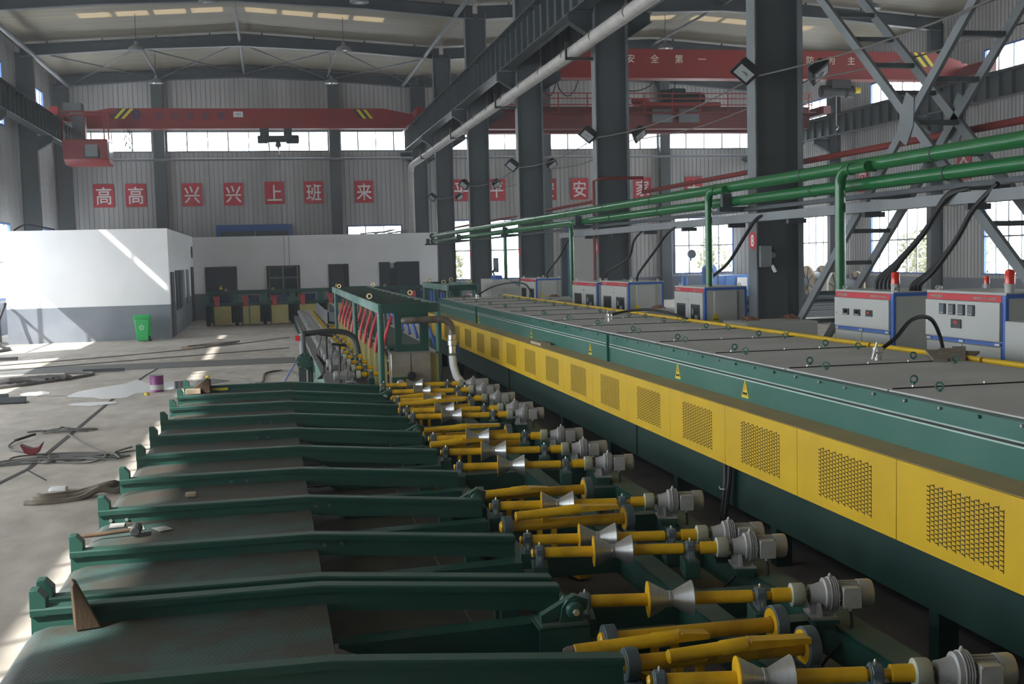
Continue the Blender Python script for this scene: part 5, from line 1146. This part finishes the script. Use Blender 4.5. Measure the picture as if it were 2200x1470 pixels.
for x, y, lab in ((1.1, 24.6, 'farther'), (1.2, 21.6, 'nearer')):
    t = thing('lever_valve', 'black T-handled lever standing among the small motors, the %s one' % lab, 'lever', (x, y, .43)); MB().cyl((x, y, .43), (x, y, 1.15), .022, 8).build('stem', 'black', t); MB().bar((x - .14, y, 1.18), (x + .14, y, 1.14), .06, .05).build('handle', 'black', t)
    MB().tube([(x - .1, y, 1.14), (x - .16, y, .9), (x - .14, y, .7), (x - .02, y, .55)], .014, 6).build('lead', 'black', t)
# ------------------------------------------------------------------ cross machine before the office
t = thing('cross_machine', 'green machine with yellow boards and red hoses across the far end', 'machine', (2.5, 52, 0))
MB().bx(-2.75, 8.2, 52.0, 52.1, 1.38, 1.52).build('top_beam', 'green', t); MB().bx(-2.75, 8.2, 53.2, 53.3, 1.38, 1.52).build('top_beam', 'green', t); MB().bx(-2.75, 8.2, 52.0, 52.1, .88, 1.0).build('mid_beam', 'green', t)
for k in range(10):
    x = -2.85 + 1.22 * k
    MB().bx(x, x + .25, 52.02, 52.1, .88, 1.4).build('post', 'furnace_green', t)
    if k < 9:
        MB().bx(x + .42, x + 1.14, 52.0, 52.08, .06, .86).build('yellow_board', 'pale_yellow', t); MB().bx(x + .36, x + .42, 51.98, 52.1, .04, .9).build('board_edge', 'green', t); MB().bx(x + .60, x + 1.12, 52.3, 52.5, 1.0, 1.3).build('blue_box', 'dark_blue', t)
        for j in range(5): MB().tube([(x + .40 + .06 * j, 52.0, 1.3), (x + .46 + .045 * j, 51.95, 1.1), (x + .5 + .03 * j, 51.96, .84)], .022, 6).build('red_hose', 'red_hose', t)
    MB().bx(x + .05, x + .2, 52.4, 52.9, 0, 1.38).build('leg', 'body_green', t)
for x in (-1.9, .1, 2.3, 5.0, 7.0): MB().ring((x, 52.1, 1.57), (0, 1, 0), .045, .015).build('lifting_eye', 'brass', t)
MB().bx(-2.7, 8.1, 52.9, 53.2, .1, 1.0).build('back_plate', 'office_dark', t)
MB().bx(-.95, -.9, 51.2, 51.25, .0, 1.2).build('front_post', 'furnace_green', t)
# ------------------------------------------------------------------ second machine beyond the furnace
t = thing('second_machine', 'green framed machine with blue hoses beyond the furnace end', 'machine', (5.2, 34, 0))
for x in (4.79, 5.64): MB().bx(x, x + .05, 32, 37.3, 1.8, 1.96).build('top_rail', 'worn_green', t)
for y in (32, 37.25): MB().bx(4.84, 5.64, y, y + .05, 1.8, 1.96).build('top_rail', 'green', t)
MB().bx(4.84, 5.64, 32.05, 37.2, 1.86, 1.90).build('top_plate', 'green', t)
for y in (32.1, 34.6, 37.1):
    for x in (4.83, 5.6): MB().cyl((x, y, 0), (x, y, 1.8), .05, 10).build('post', 'furnace_green', t)
for k in range(4): MB().tube([(4.9, 32.6 + 1.1 * k, 1.7), (4.86, 32.4 + 1.1 * k, 1.45), (4.84, 32.3 + 1.1 * k, 1.2)], .05, 8).build('blue_hose', 'blue_hose', t); MB().bx(4.86, 4.92, 33.0 + 1.1 * k, 33.1 + 1.1 * k, .8, 1.8).build('hanger', 'dusty_green', t)
MB().bx(4.95, 5.15, 32.05, 32.1, .6, 1.8).build('end_panel', 'green', t); MB().bx(5.35, 5.5, 32.02, 32.06, 1.3, 1.7).build('striped_plate', 'foam', t); MB().bar((5.36, 32.0, 1.68), (5.49, 32.0, 1.35), .01, .05).build('red_stripe', 'red', t)
MB().tube([(5.45, 31.95, 1.62), (4.85, 31.9, 1.58), (4.7, 31.9, 1.5), (4.66, 31.9, 1.3), (4.66, 31.9, .8)], .05, 10).build('outlet_pipe', 'rust', t)
for (x, y) in ((4.85, 36), (4.85, 33), (5.6, 36.5), (5.6, 33)): MB().ring((x, y, 2.03), (0, 1, 0), .05, .016).build('lifting_eye', 'brass', t)
# ------------------------------------------------------------------ things on the deck
t = thing('wooden_wedge', 'dark triangular wooden wedge leaning on the front rail of the close-set pair', 'wedge', (-1.1, 6.7, .697))
m = MB(); m.prism([(0, 0), (.13, 0), (.02, .25), (0, .265), (-.012, .25)], (-1.125, 6.66, .697), (1, .25, 0), (0, 0.06, 1), (-.25, 1, 0), .13); m.build('block', 'wood', t, bevel=.006)
t = thing('sledge_hammer', 'sledge hammer with a wooden handle on the third deck plate', 'hammer', (-1.2, 8.95, .702))
MB().tube([(-1.43, 8.92, .727), (-1.3, 8.92, .732), (-1.06, 8.96, .742)], .016, 10).build('handle', 'wood', t); MB().lathe((-1.05, 8.88, .742), (-1.05, 9.03, .742), [(0, .03), (.01, .04), (.05, .04), (.06, .034), (.09, .034), (.1, .04), (.14, .04), (.15, .03)], 12).build('head', 'dark_grey', t)
for (x, y, a, lab) in ((-1.24, 9.35, .1, 'left, beside the hammer'), (-1.08, 9.2, .25, 'middle, behind the hammer head'), (-.88, 9.12, .5, 'right, past the hammer head')):
    c_, s_ = math.cos(a), math.sin(a)
    m = MB(); P = [(-.055, -.08), (.055, -.08), (.06, .07), (-.05, .08)]
    m.prism([(c_ * px - s_ * py, s_ * px + c_ * py) for px, py in P], (x, y, .697), (1, 0, 0), (0, 1, 0), (0, 0, 1), .003); tag(m.build('paper_sheet', 'paper'), 'grimy paper sheet on the deck, ' + lab, 'paper', 'paper sheets by the hammer')
tag(MB().bx(-.79, -.702, 10.3, 10.37, .697, .732).build('wood_chock', 'wood_pale', bevel=.004), 'small pale wood chock on the fourth deck plate', 'wood')
t = thing('timber_plank', 'long weathered timber on the farthest deck plate', 'plank', (-.2, 19.0, .702)); m = MB(); m.bar((-.62, 18.9, .742), (.18, 18.95, .752), .12, .07); m.build('board', 'wood', t, bevel=.01)
t = thing('timber_block', 'splintered dark timber block by the far left end stop', 'block', (-1.1, 18.75, .702)); m = MB(); m.prism([(-1.30, .702), (-.98, .702), (-.98, .902), (-1.04, .917), (-1.22, .802)], (0, 18.62, 0), (1, 0, 0), (0, 0, 1), (0, 1, 0), .25); m.build('block', 'wood', t, bevel=.01)
tag(MB().bx(-1.35, -1.12, 18.55, 18.65, .697, .782).build('timber_chip', 'wood_pale', bevel=.01), 'pale split timber in front of the dark timber block', 'wood')
t = thing('angle_grinder', 'yellow hand grinder on the farthest deck plate', 'tool', (-.8, 18.8, .702)); MB().lathe((-.97, 18.8, .742), (-.72, 18.82, .752), [(0, .015), (.08, .03), (.16, .045), (.25, .045)], 12).build('body', 'amber', t); MB().lathe((-.72, 18.82, .752), (-.62, 18.83, .752), [(0, .04), (.06, .04), (.1, .03)], 12).build('head', 'dark_grey', t)
for k in range(3): tag(MB().cyl((.2, 18.9 + .08 * k, .375), (1.2, 18.95 + .08 * k, .375), .02, 8).build('loose_rod', 'bolt'), 'bright steel rod lying in the farthest drip pan', 'rod', 'steel rods in the farthest pan')
# ------------------------------------------------------------------ things on the floor
t = thing('paint_tin', 'purple paint tin with a white label band standing in a puddle', 'tin', (-2.47, 25.9, 0))
MB().lathe((-2.47, 25.9, 0), (-2.47, 25.9, .35), [(0, .142), (.006, .147), (.012, .143), (.34, .143), (.345, .149), (.35, .147)], 26).build('can', 'purple', t); MB().hollow((-2.47, 25.9, .05), (-2.47, 25.9, .16), .1445, .142, 26).build('label', 'cab_light', t); MB().hollow((-2.47, 25.9, .345), (-2.47, 25.9, .36), .147, .135, 26).build('rim', 'galv', t)
t = thing('wheelie_bin', 'bright green wheeled rubbish bin against the white office', 'bin', (-4.56, 43.7, 0))
m = MB(); bx0 = [(-.20, -.2), (.20, -.2), (.20, .2), (-.20, .2)]; bx1 = [(-.26, -.27), (.26, -.27), (.26, .26), (-.26, .26)]
m.add([(-4.56 + a, 43.7 + b, .03) for a, b in bx0] + [(-4.56 + a, 43.7 + b, .82) for a, b in bx1], [(3, 2, 1, 0), (4, 5, 6, 7), (0, 1, 5, 4), (1, 2, 6, 5), (2, 3, 7, 6), (3, 0, 4, 7)]); m.build('body', 'bin_green', t, bevel=.03)
m = MB(); m.bx(-4.86, -4.26, 43.39, 43.98, .82, .88); m.prism([(-.29, 0), (.29, 0), (.26, .07), (-.26, .07)], (-4.56, 43.4, .88), (1, 0, 0), (0, 0, 1), (0, 1, 0), .57); m.build('lid', 'bin_green', t, bevel=.02)
for y in (43.6, 43.85): MB().cyl((-4.36, y, .1), (-4.28, y, .1), .1, 16).build('wheel', 'black', t)
MB().bx(-4.33, -4.27, 43.55, 43.9, .1, .86).build('handle', 'bin_green', t)
e = MB(); e.ring((-4.57, 43.455, .5), (0, 1, .07), .075, .012); e.build('emblem', 'foam', t); text('lettering', 'a', .12, (-4.57, 43.452, .5), (1, 0, 0), (0, 0, 1), 'foam', t, .004)
def puddle(pts, lab):
    m = MB(); m.prism(pts, (0, 0, .0), (1, 0, 0), (0, 1, 0), (0, 0, 1), .006); return tag(m.build('puddle', 'puddle'), lab, 'puddle')
def blob(cx, cy, rx, ry, n, j, sd):
    r = random.Random(sd); return [(cx + rx * (1 + r.uniform(-j, j)) * math.cos(2 * PI * k / n), cy + ry * (1 + r.uniform(-j, j)) * math.sin(2 * PI * k / n)) for k in range(n)]
puddle([(-4.3, 25.6), (-3.7, 25.3), (-3.5, 24.9), (-3.0, 24.9), (-2.9, 25.6), (-2.2, 26.2), (-1.6, 26.6), (-1.0, 27.6), (-1.4, 28.2), (-2.2, 28.0), (-2.9, 27.9), (-3.2, 28.9), (-3.35, 28.0), (-3.9, 27.2), (-4.2, 26.6)], 'large bright puddle spreading left of the paint tin')
puddle(blob(-5.05, 26.6, .3, .45, 14, .2, 3), 'small puddle left of the large bright puddle'); puddle(blob(-3.55, 24.1, .45, .3, 12, .25, 5), 'small dim puddle in front of the large bright puddle')
t = thing('steel_channel', 'short dark steel channel offcut lying at the left edge', 'channel', (-5.15, 25, 0)); m = MB(); m.bx(-5.5, -4.9, 24.8, 24.82, 0, .14); m.bx(-5.5, -4.9, 24.8, 25.05, 0, .02); m.bx(-5.5, -5.28, 25.03, 25.05, 0, .19); m.build('channel', 'slate_dark', t)
tag(MB().bx(-4.8, -3.78, 31.35, 31.45, .012, .09).build('steel_bar', 'slate_dark'), 'long dark steel bar on the floor along the channel joint', 'bar')
tag(MB().bx(-8.2, -7.5, 36.9, 37.1, 0, .08).build('floor_plank', 'dust_grey'), 'pale plank lying on the sunlit floor at the left edge', 'plank')
t = thing('steel_plate', 'dark steel plate propped low on the floor before the office', 'plate', (-1.9, 39.8, 0)); m = MB(); m.prism([(-2.7, 39.0), (-1.2, 40.2), (-1.1, 40.8), (-2.0, 40.2)], (0, 0, .04), (1, 0, 0), (0, 1, 0), (0, 0, 1), .05); m.build('plate', 'rust', t); MB().bx(-2.9, -2.5, 38.9, 39.2, 0, .06).build('wood_rest', 'wood_pale', t)
def strap(pts, w_, lab):
    m = MB()
    for a, b in zip(pts, pts[1:]): m.bar(a, b, w_, .012) if abs(a[2] - b[2]) < .01 else m.bar(a, b, .012 if False else w_, .012)
    return m
sl = thing('lifting_sling', 'tan webbing sling heaped at the left, crossing a dark strap', 'sling', (-2.3, 14.3, 0))
for k, (dy, z) in enumerate(((0, .01), (.12, .03), (.24, .05))):
    MB().tube(smooth([(-2.85 + .05 * k, 14.05 + dy, z), (-2.66, 14.0 + dy * .7, z + .01), (-2.3, 14.12 + dy * 1.1, z), (-2.08 + .06 * k, 14.3 + dy * .6, z + .07), (-1.9, 14.36 + dy, z + .03), (-1.75, 14.5 + dy * .5, z + .05), (-1.6, 14.5 + dy, z)], 4), .04, 6).build('strap', 'sling', sl)
tag(MB().bx(-2.72, -2.52, 14.75, 14.9, 0, .05).build('foam_scrap', 'foam', bevel=.015), 'small white foam scrap beside the tan sling', 'foam')
bg_ = thing('canvas_heap', 'dark crumpled canvas heap at the far left floor', 'cloth', (-5.7, 29.3, 0))
for k in range(5): MB().tube([(-6.4 + .2 * k, 29.2 + .1 * k, .04), (-6.1 + .2 * k, 29.1 + .1 * k, .1), (-5.7 + .2 * k, 29.3 + .05 * k, .09), (-5.3 + .12 * k, 29.2 + .1 * k, .05)], .06, 7).build('fold', 'rope', bg_)
def cable(pts, r, lab, m_='rope', cat='cable'):
    P = [Vector(p) for p in pts]; out = []; n = len(P)
    for i in range(n - 1):
        a, b, c, d = P[max(i - 1, 0)], P[i], P[i + 1], P[min(i + 2, n - 1)]
        for k in range(5):
            u = k / 5; out.append(.5 * ((2 * b) + (c - a) * u + (2 * a - 5 * b + 4 * c - d) * u * u + (3 * b - a - 3 * c + d) * u ** 3))
    out.append(P[-1]); return tag(MB().tube(out, r, 6).build('floor_cable', m_), lab, cat)
cable([(-7.0, 27.0, .03), (-5.6, 28.6, .03), (-4.8, 29.8, .03), (-4.45, 30.5, .03), (-4.6, 31.0, .03), (-5.2, 31.2, .03)], .04, 'fat dark hose bending back near the canvas heap', 'rope', 'hose')
rq = random.Random(4)
def tangle(cx, cy, rx, ry, n, sd):
    q = random.Random(sd); out = []
    for k in range(n):
        a = .62 * k; f = .55 + .45 * math.sin(.37 * k + sd); out.append((cx + rx * f * math.cos(a) + q.uniform(-.05, .05), cy + ry * (.5 + .5 * math.cos(.23 * k)) * math.sin(a) + .12 * math.sin(.5 * k), .012 + .005 * (k % 5)))
    return out
cable([(-4.6, 16.0, .012), (-3.9, 16.9, .012)] + tangle(-3.1, 17.2, .85, .42, 40, 1) + [(-2.5, 17.3, .02), (-2.0, 17.6, .02), (-1.6, 17.7, .03)], .013, 'long grey cable tangled round the red visor on the floor')
cable([(-4.4, 16.3, .02), (-3.8, 16.9, .02)] + tangle(-2.95, 17.15, .8, .3, 24, 2) + [(-2.2, 16.9, .02), (-2.3, 17.5, .02), (-2.1, 17.9, .03)], .013, 'second grey cable tangled into the heap by the red visor', 'dust_grey')
cable([(-3.2, 17.1, .02), (-2.6, 16.7, .02), (-2.4, 17.0, .02), (-2.45, 17.5, .02), (-2.9, 18.6, .02), (-3.3, 19.8, .02)], .012, 'grey cable linking the two heaps on the floor', 'dust_grey')
cable(tangle(-3.5, 20.2, .55, .3, 34, 3), .012, 'smaller grey cable heap behind the red visor')
cable([(-3.95, 19.3, .05), (-4.0, 18.8, .02), (-3.85, 18.3, .02), (-3.6, 18.0, .02)], .012, 'thin black lead of the welding clamp', 'black')
tag(MB().bar((-4.0, 19.25, .03), (-3.75, 19.5, .08), .05, .03).build('welding_clamp', 'black'), 'black welding clamp on the floor behind the red visor', 'clamp')
t = thing('welding_visor', 'dark red curved welding visor lying on the floor cables', 'visor', (-3.45, 17.7, 0)); m = MB()
m.prism([(-.16, .16), (-.10, .03), (0, .0), (.09, .03), (.16, .18), (.09, .11), (0, .09), (-.08, .12)], (-3.45, 17.62, .03), (1, 0, 0), (0, 0, 1), (0, 1, 0), .16); m.build('shell', 'visor', t, bevel=.01)
cable([(-10.0, 33.5, .02), (-7.0, 35.0, .02), (-4.0, 37.0, .02), (-1.5, 39.5, .02), (.6, 42.5, .02)], .015, 'thin dark cable crossing the sunlit floor, farther one')
cable([(-9.0, 32.0, .02), (-5.5, 33.8, .02), (-2.5, 35.5, .02), (.5, 37.2, .02)], .015, 'thin dark cable crossing the sunlit floor, nearer one')
cable([(-9.25, 44.2, 1.5), (-9.45, 43.8, .8), (-9.4, 43.0, .3), (-9.0, 42.0, .1), (-8.6, 41.0, .05), (-9.6, 38.5, .05)], .05, 'black hose drooping down the left corner of the white office', 'black', 'hose')
cable([(-9.0, 45.0, 4.1), (-8.6, 45.0, 4.3), (-8.1, 45.0, 4.22), (-7.6, 45, 4.1)], .03, 'black cable end looping over the office roof corner', 'black')
cable([(-.9, 27.9, .012), (-.3, 26.6, .012), (-.2, 28.9, .012), (.3, 29.4, .012), (.6, 27.6, .012)], .03, 'dark hose loop behind the farthest skid rail', 'rope', 'hose')
for (x, y, lab) in ((-2.62, 25.3, 'in front of the paint tin'), (-1.55, 28.6, 'behind the farthest skid rail')): tag(MB().lathe((x, y, 0), (x, y, .06), [(0, .05), (.05, .05), (.06, .03)], 10).build('yellow_cap', 'amber'), 'small yellow plastic cap on the floor ' + lab, 'cap')
# ------------------------------------------------------------------ right-hand hall contents
def reel(x, y, r, w_, lab):
    t = thing('cable_reel', lab, 'reel', (x, y, 0), 'wooden cable reels')
    for a in (x, x + w_):
        f = MB().lathe((a - .05, y, r), (a + .05, y, r), [(0, r), (.1, r)], 36).build('flange', 'wood_pale', t)
        for k in range(4):
            ca, sa = math.cos(k * PI / 4 + .3), math.sin(k * PI / 4 + .3); MB().bar((a - .065, y - r * .97 * ca, r - r * .97 * sa), (a - .065, y + r * .97 * ca, r + r * .97 * sa), .03, .07).build('flange_strap', 'slate', f)
        MB().lathe((a - .09, y, r), (a - .05, y, r), [(0, r * .3), (.04, r * .36)], 20).build('hub', 'slate_dark', f)
    MB().lathe((x + .05, y, r), (x + w_ - .05, y, r), [(0, r * .62), (w_ - .1, r * .62)], 30).build('cable_wind', 'office_dark', t)
reel(28.2, 58.0, .92, .9, 'big wooden cable reel right of the red 8 column'); reel(26.6, 51.5, .80, 1.0, 'wooden cable reel behind the beacon of the three-meter cabinet'); reel(28.1, 62.0, .95, .9, 'wooden cable reel partly hidden behind the big reel')
for i in range(7):
    r_ = .15; row = i // 4; z = .32 + r_ + row * .29; y = 43 + .32 * (i % 4) + .16 * (row % 2) if row < 2 else 43.5
    tag(MB().cyl((17.5, y, z), (25.5, y, z), r_, 14).build('steel_pipe', 'slate_dark'), 'long dark steel pipe stacked on the floor of the right-hand hall', 'pipe', 'stacked dark pipes in the right-hand hall')
for i in range(4): tag(MB().bx(17.5 + .3 * i, 25.0 + .3 * i, 39.0 + .5 * i, 39.35 + .5 * i, .25, .45 + .06 * i).build('steel_section', 'flange_grey' if i % 2 else 'galv'), 'long pale steel section lying in front of the dark pipes', 'steel', 'steel sections in the right-hand hall')
for x in (18.5, 24.5): tag(MB().bx(x - .12, x + .12, 38.8, 44.4, 0, .25).build('floor_bearer', 'slate_dark'), 'dark bearer under the stacked steel, %s end' % ('left' if x < 20 else 'right'), 'bearer')
for x in (18.5, 24.5): tag(MB().bx(x - .06, x + .06, 42.9, 44.3, .25, .32).build('pipe_skid', 'slate_dark'), 'low skid under the stacked dark pipes, %s end' % ('left' if x < 20 else 'right'), 'skid')
t = thing('blue_tank', 'tall pale blue tank by the tall gable window', 'tank', (24.6, 63, 0)); MB().lathe((24.6, 63, 0), (24.6, 63, 2.0), [(0, .42), (1.8, .42), (1.95, .3), (2.0, .1)], 18).build('shell', 'blue_tank', t)
t = thing('blue_pump', 'blue boxy machine by the tall gable window', 'machine', (26.2, 63, 0)); MB().bx(25.4, 27.0, 62.6, 63.6, 0, 1.35).build('casing', 'blue_tank', t, bevel=.04); MB().bx(26.1, 26.7, 62.5, 62.6, .5, 1.2).build('white_panel', 'foam', t)
for i, x in enumerate((22.9, 23.2)): tag(MB().lathe((x, 63, 0), (x, 63, 1.4), [(0, .1), (1.2, .1), (1.3, .05), (1.4, .05)], 12).build('gas_bottle', 'blue_tank'), 'slim blue gas bottle by the tall gable window, %s one' % ('left', 'right')[i], 'bottle', 'blue gas bottles')
tag(MB().bx(13.2, 14.3, 50, 50.3, 0, 3.9).build('tall_cabinet', 'cab_side', bevel=.01), 'tall plain grey cabinet standing left of the 9 column', 'cabinet')
tag(MB().bx(27.4, 28.4, 54.2, 55.0, 0, 1.5).build('grey_machine', 'cab', bevel=.02), 'grey boxy machine between the cable reels', 'machine')
tag(MB().bx(10.6, 12.2, 61.5, 62.5, 0, 1.55).build('work_bench', 'cab_side', bevel=.02), 'grey bench under the window behind the middle columns', 'bench')
t = thing('wall_fan', 'dark fan fixed in the tall gable window', 'fan', (24.1, 64.9, 3.0)); MB().lathe((24.1, 64.7, 2.6), (24.1, 64.4, 2.6), [(0, .18), (.1, .26), (.3, .26)], 16).build('housing', 'office_dark', t); MB().bx(24.05, 24.15, 64.6, 65.0, 2.2, 2.6).build('bracket', 'office_dark', t)
# ------------------------------------------------------------------ trees outside the windows
MT['leaf'] = mat('pale_leaves', (0.13, 0.14, 0.07), 0.6, 0, (0.18, 0.17, 0.09), 2.0, 1.0)
def tree(x, y, h, r, lab, sd):
    rr = random.Random(sd); t = thing('tree', lab, 'tree', (x, y, 0), 'trees outside the windows'); m = MB()
    for k in range(420):
        a = rr.uniform(0, 2 * PI); u = rr.uniform(-1, 1); q = rr.uniform(.2, 1) ** .4 * r; s = math.sqrt(1 - u * u)
        c = Vector((x + q * s * math.cos(a), y + q * s * math.sin(a), h * .55 + u * q * h * .42 / r)); d = Vector((rr.uniform(-1, 1), rr.uniform(-1, 1), rr.uniform(-1, 1))).normalized(); e = d.orthogonal().normalized(); w_ = rr.uniform(.12, .25)
        m.add([c - d * w_, c + e * w_ * .5, c + d * w_, c - e * w_ * .5], [(0, 1, 2, 3)])
    o = m.build('crown', 'leaf', t); o['kind'] = 'stuff'
    MB().cyl((x, y, 0), (x, y, h * .7), .08, 8).build('trunk', 'wood', t)
tree(28.4, 72, 4.0, 1.2, 'pale green tree seen through the tall gable window', 1); tree(24.6, 74, 3.2, 1.0, 'low pale shrub tree behind the gable window fan', 2); tree(11.0, 72, 3.6, .9, 'pale tree seen between the middle columns', 3)
for i, y in enumerate((46, 53.5, 59, 62)): tree(34 + i, y, 3.6 + .4 * (i % 2), 1.1, 'pale green tree outside the far right wall, %s from the camera' % ORD[i], 10 + i)

# ------------------------------------------------------------------ thin dust haze filling the hall
hz = MB().bx(XL - .09, XR + .09, YF - .1, YB + .09, -.1, 13.5).build('dust_haze', 'floor')
hm = bpy.data.materials.new('dusty_air'); hm.use_nodes = True; hn = hm.node_tree.nodes; hn.remove(hn['Principled BSDF'])
vs_ = hn.new('ShaderNodeVolumeScatter'); vs_.inputs['Density'].default_value = 0.0015; vs_.inputs['Anisotropy'].default_value = 0.45; vs_.inputs['Color'].default_value = (0.95, 0.97, 1.0, 1)
hm.node_tree.links.new(vs_.outputs[0], hn['Material Output'].inputs['Volume'])
hz.data.materials.clear(); hz.data.materials.append(hm); tag(hz, 'thin pale dust haze hanging in the air of the hall', 'haze', None, 'stuff')
